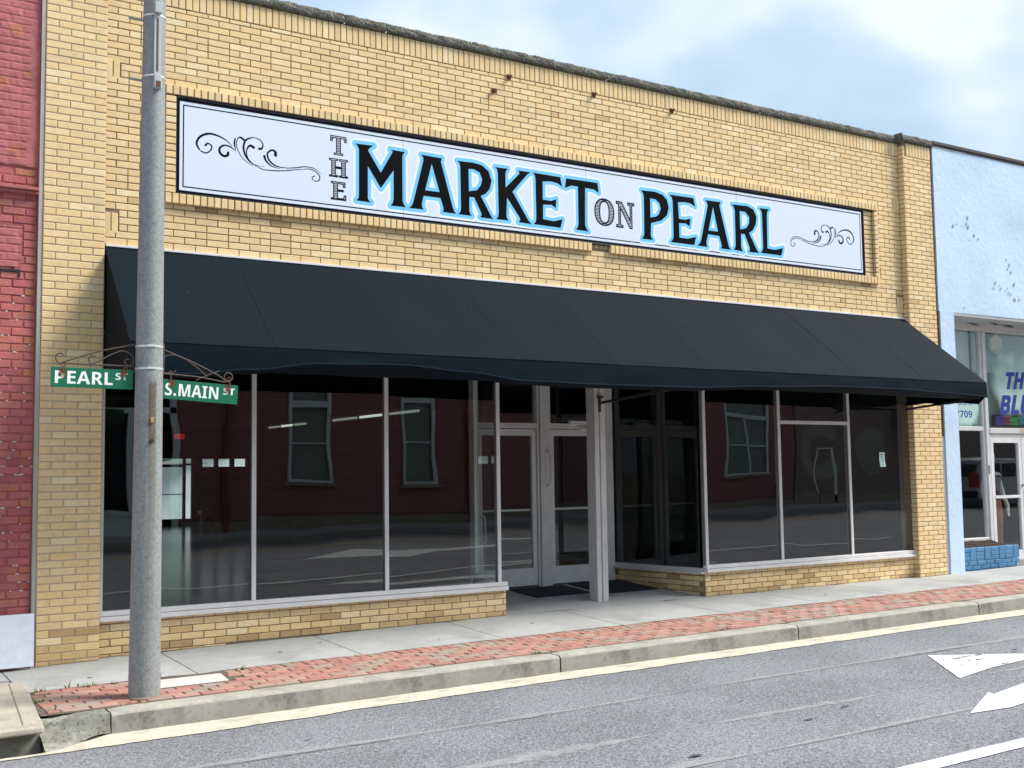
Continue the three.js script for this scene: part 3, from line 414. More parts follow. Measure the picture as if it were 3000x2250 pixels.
// shell that closes the room behind the windows
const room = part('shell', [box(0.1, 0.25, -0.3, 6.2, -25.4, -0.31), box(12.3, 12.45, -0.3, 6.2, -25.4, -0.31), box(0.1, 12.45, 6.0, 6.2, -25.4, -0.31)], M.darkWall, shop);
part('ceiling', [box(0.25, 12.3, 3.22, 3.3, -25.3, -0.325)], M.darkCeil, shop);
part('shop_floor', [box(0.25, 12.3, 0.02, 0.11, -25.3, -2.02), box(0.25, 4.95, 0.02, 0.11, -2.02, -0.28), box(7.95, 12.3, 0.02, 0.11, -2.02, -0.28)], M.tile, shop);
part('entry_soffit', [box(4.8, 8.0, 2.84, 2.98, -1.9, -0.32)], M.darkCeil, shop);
// back wall with the doorway and three small panes that look out to the yard
{
  const bw = (x0, x1, y0, y1) => box(x0, x1, y0, y1, -25.4, -25.25);
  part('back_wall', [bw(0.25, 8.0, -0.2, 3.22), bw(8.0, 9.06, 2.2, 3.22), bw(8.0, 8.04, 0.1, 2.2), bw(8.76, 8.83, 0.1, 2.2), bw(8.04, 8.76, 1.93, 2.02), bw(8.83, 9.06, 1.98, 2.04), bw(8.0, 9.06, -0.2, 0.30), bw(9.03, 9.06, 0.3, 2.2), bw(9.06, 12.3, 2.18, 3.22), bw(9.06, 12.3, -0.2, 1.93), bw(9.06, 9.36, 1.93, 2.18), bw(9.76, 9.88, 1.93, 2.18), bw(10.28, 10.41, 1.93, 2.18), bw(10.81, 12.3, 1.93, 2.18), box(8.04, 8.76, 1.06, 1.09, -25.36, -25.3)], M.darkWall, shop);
  part('back_door_glass', box(8.04, 8.76, 0.3, 1.93, -25.32, -25.315), M.glassClear, shop);
}
// aluminium shop windows: frame > mullions and panes; the panes bend very slightly, as float glass does
function pane(x0, z0, x1, z1, y0, y1, seed, parent, tilt = -0.003) {
  const n = 14, m = 26; const L = Math.hypot(x1 - x0, z1 - z0), nx = -(z1 - z0) / L, nz = (x1 - x0) / L;
  return part('pane', sheet(n, m, (s, t) => { const y = lerp(y1, y0, t), a = s * L; const w = 0.0011 * (noise3(a * 0.8 + seed * 7, y * 1.1, seed) - 0.5) * 2 + 0.0005 * (noise3(a * 2.2, y * 2.6, seed * 3) - 0.5) * 2 - tilt * (y - 1.5); return [lerp(x0, x1, s) + nx * w, y, lerp(z0, z1, s) + nz * w, a, y]; }), M.glass, parent);
}
const YT = 2.98;
function windowGroup(x0, x1, sill, mull, label, leftEnd, rightEnd) {
  const f = part('window_frame', [rbox(x0, x1, sill, sill + 0.045, -0.13, -0.062, 0.006), rbox(x0, x1, sill - 0.048, sill - 0.004, -0.14, -0.045, 0.006), box(x0, x1, YT - 0.05, YT, -0.13, -0.062), ...(leftEnd ? [box(x0, x0 + 0.03, sill, YT, -0.13, -0.07)] : []), ...(rightEnd ? [box(x1 - 0.05, x1, sill, YT, -0.13, -0.07)] : [])], M.aluWhite, shop, label);
  for (const x of mull) part('mullion', [rbox(x - 0.022, x + 0.022, sill + 0.046, YT - 0.051, -0.098, -0.080, 0.004)], M.aluWhite, f); for (const x of mull) part('inner_fin', [box(x - 0.012, x + 0.012, sill + 0.046, YT - 0.051, -0.16, -0.1)], M.aluDark, f);
  return f;
}
const wl = windowGroup(0.552, 4.955, 0.346, [2.018, 3.470, 4.862], 'left display window of three tall panes', true, false);
pane(0.58, -0.108, 1.99, -0.108, 0.39, 2.93, 1, wl); pane(2.045, -0.108, 3.442, -0.108, 0.39, 2.93, 2, wl); pane(3.498, -0.108, 4.836, -0.108, 0.39, 2.93, 3, wl);
const wr = windowGroup(7.905, 12.03, 0.363, [7.945, 9.272, 10.630], 'right display window with a transom bar in its middle bay', false, true);
part('transom_bar', rbox(9.298, 10.604, 2.205, 2.25, -0.15, -0.06, 0.004), M.alu, wr);
pane(7.972, -0.108, 9.245, -0.108, 0.405, 2.93, 4, wr); pane(9.3, -0.108, 10.603, -0.108, 0.405, 2.203, 5, wr); pane(9.3, -0.108, 10.603, -0.108, 2.252, 2.93, 6, wr); pane(10.657, -0.108, 11.98, -0.108, 0.405, 2.93, 7, wr);
// panes that run back to the doors on either side of the entrance
const sl = part('side_window_frame', [bar([4.88, 0.33, -0.12], [5.48, 0.33, -1.62], 0.09, 0.05), bar([4.88, 2.9, -0.12], [5.48, 2.9, -1.62], 0.06, 0.05), box(5.44, 5.5, 0.1, YT, -1.68, -1.6)], M.alu, shop);
pane(4.885, -0.16, 5.46, -1.6, 0.36, 2.9, 8, sl, 0);
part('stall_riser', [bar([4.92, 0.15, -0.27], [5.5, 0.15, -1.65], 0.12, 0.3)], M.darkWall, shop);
const sr = part('side_window_sill', [bar([7.905, 0.345, -0.14], [7.69, 0.345, -1.7], 0.06, 0.045), bar([7.905, 0.312, -0.10], [7.69, 0.312, -1.72], 0.12, 0.025)], M.alu, shop);
part('side_window_head', [bar([7.905, 2.9, -0.12], [7.69, 2.9, -1.7], 0.06, 0.05)], M.alu, shop);
pane(7.7, -1.66, 7.9, -0.17, 0.37, 2.9, 9, sr, 0);
part('stall_riser', [bar([7.97, 0.1, -0.25], [7.755, 0.1, -1.68], 0.10, 0.385)], M.mortarDark, shop);
// the two glazed doors
const ZD = -1.7;
function door(x0, x1, handleRight, label) {
  const y0 = 0.14, y1 = 2.17, zf = ZD + 0.02, zb = ZD - 0.03;
  const d = part('door', [rbox(x0, x0 + 0.062, y0, y1, zb, zf, 0.004), rbox(x1 - 0.062, x1, y0, y1, zb, zf, 0.004), box(x0 + 0.062, x1 - 0.062, y1 - 0.085, y1, zb, zf), box(x0 + 0.062, x1 - 0.062, y0, y0 + 0.225, zb, zf)], M.aluWhite, shop, label);
  part('pane', sheet(4, 8, (s, t) => [lerp(x0 + 0.06, x1 - 0.06, s), lerp(y1 - 0.08, y0 + 0.22, t), ZD - 0.005 + 0.0006 * Math.sin(s * 3 + t * 5), s, t]), M.glass, d);
  part('push_bar', [bar([x0 + 0.03, 1.115, ZD - 0.06], [x1 - 0.03, 1.115, ZD - 0.06], 0.028, 0.028)], M.alu, d);
  const hx = handleRight ? x1 - 0.031 : x0 + 0.031; return [d, hx];
}
const [d1] = door(5.545, 6.435, true, 'left glazed entrance door');
part('pull_handle', tube([[5.58, 1.06, ZD + 0.02], [5.58, 1.06, ZD + 0.09], [5.585, 1.04, ZD + 0.10], [5.60, 0.74, ZD + 0.10], [5.60, 0.72, ZD + 0.09], [5.60, 0.72, ZD + 0.02]], 0.011, 30), M.aluWhite, d1);
const [d2] = door(6.66, 7.55, false, 'right glazed entrance door');
part('pull_handle', tube([[6.56, 1.88, ZD + 0.08], [6.56, 1.88, ZD + 0.13], [6.575, 1.86, ZD + 0.14], [6.575, 1.45, ZD + 0.14], [6.56, 1.43, ZD + 0.13], [6.56, 1.43, ZD + 0.08]], 0.013, 30), M.alu, d2);
part('door_closer', [rbox(6.95, 7.22, 2.235, 2.285, ZD + 0.03, ZD + 0.09, 0.006), bar([7.08, 2.20, ZD + 0.06], [7.38, 2.19, ZD + 0.14], 0.02, 0.012), bar([7.38, 2.19, ZD + 0.14], [7.15, 2.17, ZD + 0.04], 0.02, 0.012)], M.aluWhite, d2);
part('kick_label', box(6.385, 6.41, 0.27, 0.34, ZD + 0.021, ZD + 0.024), M.aluWhite, d1);
const ef = part('entrance_frame', [rbox(6.44, 6.47, 0.1, 2.94, ZD - 0.06, ZD + 0.05), rbox(6.475, 6.545, 0.1, 2.94, ZD - 0.06, ZD + 0.075, 0.006), rbox(6.55, 6.655, 0.1, 2.94, ZD - 0.06, ZD + 0.05), rbox(7.56, 7.68, 0.1, 2.94, ZD - 0.06, ZD + 0.06), rbox(5.46, 5.54, 0.1, 2.94, ZD - 0.06, ZD + 0.05), box(5.54, 6.44, 2.18, 2.25, ZD - 0.06, ZD + 0.04), box(6.655, 7.56, 2.18, 2.25, ZD - 0.06, ZD + 0.04), box(5.46, 7.68, 2.86, 2.94, ZD - 0.06, ZD + 0.04)], M.alu, shop);
for (const [a, b] of [[5.54, 6.44], [6.655, 7.56]]) part('transom_pane', sheet(2, 2, (s, t) => [lerp(a, b, s), lerp(2.86, 2.25, t), ZD - 0.01, s, t]), M.glass, ef);
// steel post of the entrance, two halves with a groove
const post = part('post', [rbox(6.44, 6.505, 0.0, 2.95, -0.56, -0.385, 0.006), rbox(6.525, 6.605, 0.0, 2.95, -0.56, -0.385, 0.006), box(6.5, 6.53, 0.0, 2.95, -0.56, -0.41), box(6.40, 6.66, -0.02, 0.035, -0.62, -0.36)], M.alu, shop);
part('bolt_bracket', [rbox(6.50, 6.53, 2.33, 2.5, -0.40, -0.36), box(6.48, 6.56, 2.50, 2.53, -0.42, -0.35)], M.steel, post);
// things on the inside of the window and in the room
single('paper_notice', sheet(3, 8, (s, t) => [lerp(11.31, 11.425, s) + 0.02 * t, lerp(1.82, 1.615, t), -0.135 - 0.01 * Math.sin(t * 3), s, t]), (() => { const cv = document.createElement('canvas'); cv.width = 128; cv.height = 224; const c = cv.getContext('2d'); c.fillStyle = '#dfe3e6'; c.fillRect(0, 0, 128, 224); c.fillStyle = '#8d949c'; for (const y of [24, 58, 92, 126, 150]) { c.fillRect(28, y, 70, 10); c.fillRect(36, y + 13, 54, 5); } c.fillStyle = '#23262b'; c.fillRect(22, 182, 84, 14); const t = new THREE.CanvasTexture(cv); t.colorSpace = THREE.SRGBColorSpace; return std([1, 1, 1], 0.8, { map: t, side: THREE.DoubleSide }); })(), 'small white paper notice stuck inside the right display window', 'notice');
{
  const mat = std([0.5, 0.02, 0.02], 0.5, { emissive: C3(0.10, 0.004, 0.004) });
  const t = thing('exit_sign', 'small red lit exit sign hanging above the back door inside the shop', 'exit sign', [8.5, 2.8, -24.9]);
  part('sign_box', rbox(8.36, 8.68, 2.80, 2.97, -24.95, -24.9, 0.01), mat, t);
  part('bracket', box(8.5, 8.54, 2.97, 3.22, -24.94, -24.92), M.steel, t);
}
for (const [z0, z1, x, l] of [[-20.6, -27.0 + 3.2, 11.0, 'dim strip light on the shop ceiling, the farther of the two'], [-13.5, -18.8, 11.0, 'dim strip light on the shop ceiling, the nearer of the two']]) {
  const t = thing('strip_light', l, 'strip light', [x, 3.2, (z0 + z1) / 2], 'strip lights inside the shop');
  part('housing', rbox(x - 0.08, x + 0.08, 3.16, 3.215, z1, z0, 0.01), M.aluWhite, t);
  const n = 3; for (let k = 0; k < n; k++) { const a = lerp(z0, z1, k / n) - 0.1, b = lerp(z0, z1, (k + 1) / n) + 0.1; part('tube', uvw(new THREE.CylinderGeometry(0.03, 0.03, a - b, 10).rotateX(Math.PI / 2).translate(x, 3.13, (a + b) / 2)), std([0.7, 0.72, 0.68], 0.4, { emissive: C3(0.75, 0.85, 0.72), emissiveIntensity: k === 1 ? 0.30 : 0.10 }), t); }
  const L = new THREE.RectAreaLight(new THREE.Color(0.9, 1, 0.9), 0.25, 0.08, z0 - z1); L.position.set(x, 3.09, (z0 + z1) / 2); L.rotation.set(-Math.PI / 2, 0, 0); scene.add(L);
}
{
  const t = thing('bench', 'dark wooden bench inside the shop beside the back door', 'bench', [9.35, 0.11, -24.6]);
  part('seat', rbox(9.08, 9.75, 0.44, 0.56, -24.8, -24.4, 0.02), std([0.20, 0.14, 0.09], 0.7), t); for (const x of [9.12, 9.6]) part('leg', rbox(x, x + 0.1, 0.11, 0.44, -24.75, -24.45), std([0.10, 0.07, 0.05], 0.7), t);
}
// yard behind the shop that the back door looks out on
struct('yard', gsheet(-4, 24, -45, -25.4, 4, 4, () => -0.1), M.walk);
{
  const t = thing('yard_building', 'pale building with a white gable edge seen through the small back panes', 'building', [10, -0.1, -36]);
  part('wall', box(2, 22, -0.1, 4.6, -40, -36), std([0.55, 0.58, 0.6], 0.9, { map: T.blotch }), t);
  part('roof', box(1.5, 22.5, 4.6, 4.9, -40.5, -35.5), M.roofEdge, t); part('gable_trim', bar([9.2, 1.7, -35.8], [14.2, 2.9, -35.8], 0.2, 0.22), M.aluWhite, t);
  part('green_awning', box(7.5, 12.5, 2.35, 2.75, -35.9, -34.8), std([0.03, 0.30, 0.15], 0.7), t);
}
for (const [x, w, l] of [[6.32, 0.84, 'dark ribbed doormat in front of the left entrance door'], [7.3, 0.86, 'dark ribbed doormat behind the entrance post']]) {
  const z0 = x < 7 ? -1.56 : -1.62, z1 = x < 7 ? -0.92 : -0.80; const xa = x - w / 2, xb = x + w / 2; const g = rbox(xa, xb, 0, 0.012, z0, z1, 0.005); const p = g.attributes.position; for (let i = 0; i < p.count; i++) p.setY(i, p.getY(i) + rampY(p.getX(i), p.getZ(i)) + 0.005);
  const t = thing('doormat', l, 'doormat', [x, rampY(x, (z0 + z1) / 2), (z0 + z1) / 2]); part('mat', g, M.rubber, t);
}
// rusty bolts left in the wall above the sign
for (const [x, y, l] of [[5.08, 6.20, 'rusty bolt high in the brick wall, the leftmost one with a rust streak'], [4.87, 6.0, 'short rusty bolt below the soldier course'], [6.31, 6.2, 'brown bolt in the brick wall above the word ON'], [7.55, 6.2, 'square dark bolt head in the wall, the rightmost of the bolts']]) { const t = thing('wall_bolt', l, 'bolt', [x, y, -0.1]); part('plate', rbox(x - 0.028, x + 0.028, y - 0.028, y + 0.028, -0.1, -0.085, 0.004), M.rust, t); part('head', bar([x, y, -0.09], [x, y - 0.005, -0.04], 0.026, 0.026), M.rust, t); }

// ============================================================ AWNING
{
  const t = thing('awning', 'long black fabric awning over the shop front with a dark navy valance', 'awning', [6.2, 3.78, -0.1]);
  const hem = [[0.3, 2.47], [1.0, 2.475], [1.5, 2.53], [2.2, 2.61], [3.0, 2.63], [3.7, 2.59], [4.4, 2.525], [5.2, 2.515], [6.6, 2.52], [7.8, 2.565], [9.0, 2.60], [10.0, 2.60], [11.0, 2.575], [12.1, 2.545]];
  const hemY = (x) => { for (let i = 1; i < hem.length; i++) if (x <= hem[i][0]) { const q = (x - hem[i - 1][0]) / (hem[i][0] - hem[i - 1][0]); return lerp(hem[i - 1][1], hem[i][1], q * q * (3 - 2 * q)); } return 2.545; };
  const XL = (v) => lerp(0.565, 0.485, v), XR = (v) => lerp(11.915, 11.955, v), ribs = 9;
  const sag = (s) => Math.sin(s * ribs * Math.PI) ** 2;
  part('canopy', sheet(216, 16, (s, v) => { const x = lerp(XL(v), XR(v), s), d = 0.012 * sag(s) * Math.sin(v * Math.PI) + 0.006 * (fbm3(x * 1.2, v * 2, 3, 3) - 0.5); return [x, lerp(3.776, 2.742, v) - d, lerp(-0.10, 1.2, v) - d * 0.5, x, v * 1.7]; }), M.awning, t);
  for (let i = 1; i < ribs; i++) part('seam', sheet(1, 8, (s, v) => { const x = lerp(XL(v), XR(v), i / ribs) + (s - 0.5) * 0.016; return [x, lerp(3.776, 2.742, v) + 0.0012, lerp(-0.10, 1.2, v) + 0.001, x, v * 1.7]; }), M.awning, t);
  { const g = [], r = rng(77); for (let i = 0; i < 22; i++) { const s = r(), v = 0.08 + 0.85 * r(), x = lerp(XL(v), XR(v), s), a = 0.0012 + 0.0032 * r() * r(), y = lerp(3.776, 2.742, v), z = lerp(-0.10, 1.2, v); g.push(new THREE.SphereGeometry(a, 6, 4).scale(1 + r(), 0.8, 0.6).translate(x, y + 0.002, z + 0.001)); } part('pale_speck', g, std([0.42, 0.45, 0.45], 0.9), t).userData.kind = 'stuff'; }
  part('valance', sheet(220, 8, (s, v) => { const x = lerp(XL(1), XR(1), s), y = lerp(2.742, hemY(x), v); return [x, y, 1.2 - 0.004 + 0.010 * v * (fbm3(x * 2.5, v, 8, 3) - 0.5) * 2, x, y]; }), M.awning, t);
  part('hem_roll', uvw(tube(Array.from({ length: 90 }, (_, i) => { const x = lerp(XL(1) + 0.005, XR(1) - 0.005, i / 89); return [x, hemY(x) + 0.002, 1.203 + 0.008 * (fbm3(x * 2, 3, 5, 3) - 0.5)]; }), 0.013, 260, 8)), M.awning, t);
  // the loose hem that turns in under the valance and hangs in folds
  part('hem_flap', sheet(220, 10, (s, v) => { const x = lerp(XL(1) + 0.01, XR(1) - 0.01, s), h = hemY(x), low = Math.min(h - 0.02, 2.535 + 0.03 * (fbm3(x * 0.9, 4, 2, 3) - 0.5) - 0.06 * sstep(1.7, 0.6, x)); const y = lerp(h, low, v) + 0.012 * Math.sin(v * Math.PI) * (fbm3(x * 3, v * 3, 5, 3) - 0.5) * 2; return [x, y, 1.198 + 0.012 * Math.sin(Math.min(1, v * 3) * Math.PI) - lerp(0.0, 0.20, Math.pow(v, 1.3)) + 0.02 * (fbm3(x * 2, v * 2, 9, 3) - 0.5) * v, x, y]; }), M.awning, t);
  for (const [x0, x1, nm] of [[XL(0), XL(1), 'left'], [XR(0), XR(1), 'right']]) {
    part('side_panel', sheet(10, 10, (s, v) => { const z = lerp(-0.1, 1.195, s), top = lerp(3.772, 2.742, s), bot = nm === 'left' ? lerp(2.46, 2.47, s) + 0.02 * Math.sin(s * 9) : lerp(2.535, 2.55, s); return [lerp(x0, x1, s) + 0.006 * Math.sin(v * 4) * Math.sin(s * 3), lerp(top, bot, v), z, z, lerp(top, bot, v)]; }), M.awning, t);
    part('side_flap', sheet(10, 4, (s, v) => { const z = lerp(-0.05, 1.17, s), y = nm === 'left' ? lerp(2.47, 2.46, s) + 0.02 * Math.sin(s * 9) - v * 0.06 - 0.015 * Math.sin(s * 14) * v : lerp(2.545, 2.545, s) - v * (0.035 + 0.055 * s) - 0.012 * Math.sin(s * 14) * v; return [lerp(x0, x1, s) + (nm === 'left' ? 1 : -1) * v * 0.16 + (nm === 'left' ? 0.005 : -0.005), y, z, z, y]; }), M.awning, t);
  }
  part('top_flashing', rbox(0.57, 11.92, 3.768, 3.792, -0.112, -0.075, 0.004), M.aluWhite, t);
  part('front_rail', uvw(tube([[0.5, 2.735, 1.175], [11.94, 2.735, 1.175]], 0.014, 8)), M.steel, t);
  for (const x of [6.52, 11.82]) part('frame_arm', bar([x, 2.44, x === 6.52 ? -0.4 : -0.05], [x, 2.53, 1.16], 0.03, 0.03), M.steel, t);
  part('soffit_lining', box(0.6, 11.9, 3.0, 3.72, -0.1, -0.094), M.black, t);
}

// ============================================================ THE BIG SIGN
{
  const t = thing('shop_sign', 'long white sign reading THE MARKET ON PEARL set in the brick frame', 'sign', [6.146, 4.36, -0.1]);
  const W = 9.85, H = 0.934, PX = 415.5;
  const loops = LETTERS.map((l) => l.map((s) => s.split(' ').map((q) => q.split(',').map(Number))));
  const smoothPath = (c, pts) => { pts.forEach((p, i) => (i ? c.lineTo(p[0], p[1]) : c.moveTo(p[0], p[1]))); c.closePath(); };
  const stripedText = (c, s, x0, x1, y0, y1) => { // engraved capital stretched to its box
    const w = Math.round((x1 - x0) * PX), h = Math.round((y1 - y0) * PX), cv = document.createElement('canvas'); cv.width = w + 8; cv.height = h + 8; const k = cv.getContext('2d');
    k.font = 'bold 200px serif'; const m = k.measureText(s), tw = m.actualBoundingBoxRight + m.actualBoundingBoxLeft, th = m.actualBoundingBoxAscent + m.actualBoundingBoxDescent;
    const put = () => { k.setTransform(w / tw, 0, 0, h / th, 4 + (m.actualBoundingBoxLeft * w) / tw, 4 + (m.actualBoundingBoxAscent * h) / th); };
    put(); k.fillStyle = '#0b0d14'; k.fillText(s, 0, 0); k.setTransform(1, 0, 0, 1, 0, 0); k.globalCompositeOperation = 'source-atop'; k.fillStyle = '#eef2f6'; for (let y = 6; y < h + 4; y += 7.5) k.fillRect(0, y, w + 8, 3.4);
    k.globalCompositeOperation = 'source-over'; put(); k.strokeStyle = '#0b0d14'; k.lineWidth = 8; k.lineJoin = 'miter'; k.strokeText(s, 0, 0);
    c.drawImage(cv, x0 - 4 / PX, y0 - 4 / PX, (w + 8) / PX, (h + 8) / PX);
  };
  const scroll = (c, mx, my) => { c.fillStyle = '#0b0d14'; for (const s of SCROLL) { const p = s.split(' ').map((q) => q.split(',').map(Number)); const cu = new THREE.CatmullRomCurve3(p.map((q) => V(q[0], q[1], q[2] * 8))); const n = 90; let last = null; for (let i = 0; i <= n; i++) { const q = cu.getPoint(i / n), r = Math.max(0.0018, q.z / 16); c.beginPath(); c.arc(mx(q.x), my(q.y), r, 0, 6.3); c.fill(); if (last) { c.beginPath(); c.lineWidth = 2 * r; c.strokeStyle = '#0b0d14'; c.moveTo(mx(last.x), my(last.y)); c.lineTo(mx(q.x), my(q.y)); c.stroke(); } last = q; } } };
  const draw = (c) => {
    c.fillStyle = '#e2e7ef'; c.fillRect(0, 0, W, H);
    c.lineJoin = c.lineCap = 'round';
    c.strokeStyle = '#0b0d18'; c.lineWidth = 0.012; c.strokeRect(0.062, 0.062, W - 0.118, H - 0.124);
    c.lineWidth = 0.05; c.strokeRect(0.0, 0.0, W, H);
    for (const l of loops) { c.beginPath(); l.forEach((p) => smoothPath(c, p)); c.strokeStyle = '#f6f9fb'; c.lineWidth = 0.118; c.stroke(); }
    for (const l of loops) { c.beginPath(); l.forEach((p) => smoothPath(c, p)); c.strokeStyle = '#86cdf2'; c.lineWidth = 0.078; c.stroke(); }
    for (const l of loops) { c.beginPath(); l.forEach((p) => smoothPath(c, p)); c.fillStyle = '#07090c'; c.fill('evenodd'); }
    stripedText(c, 'T', 1.61, 1.79, 0.132, 0.33); stripedText(c, 'H', 1.597, 1.803, 0.377, 0.568); stripedText(c, 'E', 1.618, 1.786, 0.619, 0.808);
    stripedText(c, 'O', 5.055, 5.344, 0.384, 0.71); stripedText(c, 'N', 5.383, 5.66, 0.392, 0.704);
    scroll(c, (x) => x, (y) => y); scroll(c, (x) => 8.372 + (1.498 - x) * 0.984, (y) => y + 0.012);
  };
  for (let i = 0; i < 4; i++) {
    const cv = document.createElement('canvas'); cv.width = 1024; cv.height = 388; const c = cv.getContext('2d'); c.setTransform(PX, 0, 0, PX, -i * 1024, 0); draw(c);
    const tx = new THREE.CanvasTexture(cv); tx.colorSpace = THREE.SRGBColorSpace; tx.anisotropy = 8;
    const x0 = 1.222 + i * 2.4625 + 0.0015, x1 = 1.222 + (i + 1) * 2.4625 - 0.0015;
    const p = part('sign_panel', rbox(x0, x1, 4.36, 5.294, -0.086, -0.0745, 0.002), M.black, t);
    part('sign_face', sheet(6, 2, (s, q) => [lerp(x0, x1, s), lerp(5.294, 4.36, q), -0.0725 + 0.003 * Math.sin(s * Math.PI) * (0.4 + 0.3 * Math.sin(i * 2.1 + 1)), s, 1 - q]), new THREE.MeshPhysicalMaterial({ map: tx, roughness: 0.45, specularIntensity: 0.12, color: C3(0.92, 0.95, 1.0) }), p);
  }
  part('sign_trim', [rbox(1.2, 11.09, 5.295, 5.318, -0.10, -0.066, 0.003), rbox(1.2, 11.09, 4.336, 4.359, -0.10, -0.066, 0.003), rbox(1.2, 1.2215, 4.3595, 5.2945, -0.10, -0.066, 0.003), rbox(11.0735, 11.09, 4.3595, 5.2945, -0.10, -0.066, 0.003)], M.black, t);
}

// ============================================================ STREET POLE AND ITS NAME SIGNS
const PXc = 0.487, PZc = 1.75, poleX = (y) => PXc + 0.0045 * y;
{
  const t = thing('street_pole', 'tall round grey concrete pole standing in the brick strip by the kerb', 'pole', [PXc, -0.07, PZc]);
  const cv = document.createElement('canvas'); cv.width = 512; cv.height = 2048; const c = cv.getContext('2d'); const im = c.createImageData(512, 2048), pr = rng(42);
  // u = 0.25 faces +x ... the stain faces the street (+z)
  for (let j = 0; j < 2048; j++) for (let i = 0; i < 512; i++) { const u = i / 512, v = j / 2048, y = 9 * (1 - v); let k = 0.46 + 0.10 * (pfbm(u, v * 13, 32, 2, 171) - 0.5) + 0.36 * (pfbm(u, v * 13, 110, 2, 175) - 0.5) + 0.12 * (pfbm(u, v * 6, 6, 4, 178) - 0.5) + 0.1 * (pr() - 0.5); let r = k, g = k * 1.005, b = k * 1.0;
    const a = Math.abs(u - 0.505 - 0.006 * Math.sin(y * 5)), w = 0.052 + 0.012 * pnoise(3, y * 4, 64, 3), st = sstep(w, w * 0.55, a) * sstep(2.47, 2.40, y) * (y > 1.95 ? 0.95 : lerp(0.22, 0.55, sstep(0.9, 1.95, y)) * sstep(0.25, 0.9, y)) * (0.6 + 0.6 * pfbm(u * 4, v * 30, 30, 3, 181));
    r = lerp(r, 0.20, st); g = lerp(g, 0.135, st); b = lerp(b, 0.085, st); const o = (j * 512 + i) * 4; im.data[o] = enc(r); im.data[o + 1] = enc(g); im.data[o + 2] = enc(b); im.data[o + 3] = 255; }
  c.putImageData(im, 0, 0); const tx = new THREE.CanvasTexture(cv); tx.colorSpace = THREE.SRGBColorSpace;
  const g = new THREE.CylinderGeometry(0.066, 0.119, 9, 56, 60).rotateY(Math.PI).translate(PXc, 4.42, PZc), p = g.attributes.position; for (let i = 0; i < p.count; i++) { const y = p.getY(i); p.setX(i, p.getX(i) + poleX(y) - PXc); } g.computeVertexNormals();
  part('shaft', g, new THREE.MeshStandardMaterial({ map: tx, color: C3(0.58, 0.59, 0.585), roughness: 0.55 }), t);
  const rad = (y) => 0.119 - (0.053 * (y + 0.08)) / 9;
  const ring = (y, h) => { const r = rad(y) + 0.003; return new THREE.CylinderGeometry(r, r, h, 48, 1, true).translate(poleX(y), y, PZc); };
  for (const [y, h] of [[2.63, 0.018], [2.455, 0.018], [5.30, 0.016], [4.80, 0.016]]) part('band', [uvw(ring(y, h)), rbox(poleX(y) - 0.045, poleX(y) + 0.02, y - h * 0.45, y + h * 0.45, PZc + rad(y) - 0.006, PZc + rad(y) + 0.006, 0.002)], new THREE.MeshStandardMaterial({ color: C3(0.72, 0.72, 0.71), roughness: 0.4, metalness: 0.5, side: THREE.DoubleSide }), t);
  const px = poleX(5) + 0.0, fz = (y) => PZc + rad(y);
  part('banner_bracket', [rbox(px - 0.028, px + 0.028, 5.305, 5.39, fz(5.3) - 0.01, fz(5.3) + 0.045, 0.004), rbox(px - 0.026, px + 0.026, 4.80, 5.295, fz(5) - 0.008, fz(5) + 0.012, 0.003), rbox(px - 0.028, px + 0.028, 4.69, 4.79, fz(4.7) - 0.01, fz(4.7) + 0.04, 0.004)], std([0.50, 0.54, 0.54], 0.55, { map: T.metal }), t);
  part('rust_streak', [rbox(px - 0.008, px + 0.007, 4.83, 5.27, fz(5) + 0.0125, fz(5) + 0.0145, 0.001), rbox(px - 0.018, px + 0.02, 4.695, 4.745, fz(4.7) + 0.0405, fz(4.7) + 0.0425, 0.001)], M.rust, t);
  for (const y of [5.285, 4.785]) part('banner_arm', uvw(tube([[px - 0.05, y, PZc - 0.05], [px - 0.17, y + 0.03, PZc - 0.12]], 0.011, 4)), M.aluDark, t);
  part('brass_fitting', rbox(0.482, 0.506, 2.03, 2.07, fz(2.05) - 0.01, fz(2.05) + 0.018, 0.003), std([0.55, 0.42, 0.16], 0.4, { metalness: 0.5 }), t);
  part('bolt_head', [cyl(0.016, 0.016, 0.02, 0, 0, 0, 6).rotateX(Math.PI / 2).translate(0.494, 1.89, fz(1.9) - 0.004)], M.steel, t);
  part('grout_collar', uvw(new THREE.TorusGeometry(0.128, 0.014, 8, 40).rotateX(Math.PI / 2).translate(PXc, paveY(PXc, PZc) - 0.002, PZc)), M.mortarDark, t);
}
function plateTex(main, small, mx, sx, fs, seed) {
  const cv = document.createElement('canvas'); cv.width = 1024; cv.height = 240; const c = cv.getContext('2d'); c.fillStyle = '#0c6a4c'; c.fillRect(0, 0, 1024, 240); const r = rng(seed);
  for (let i = 0; i < 2600; i++) { c.fillStyle = r() < 0.5 ? 'rgba(40,140,110,0.16)' : 'rgba(0,50,40,0.16)'; c.fillRect(r() * 1024, r() * 240, 4 + r() * 16, 2 + r() * 5); }
  c.fillStyle = '#eef2ee'; c.font = `bold ${fs}px sans-serif`; c.textBaseline = 'alphabetic'; const w = c.measureText(main).width; c.save(); c.translate(mx[0], 196); c.scale((mx[1] - mx[0]) / w, 1); c.fillText(main, 0, 0); c.restore();
  c.font = 'bold 118px sans-serif'; const w2 = c.measureText(small).width; c.save(); c.translate(sx[0], 128); c.scale((sx[1] - sx[0]) / w2, 1); c.fillText(small, 0, 0); c.restore();
  return [cv, c, r];
}
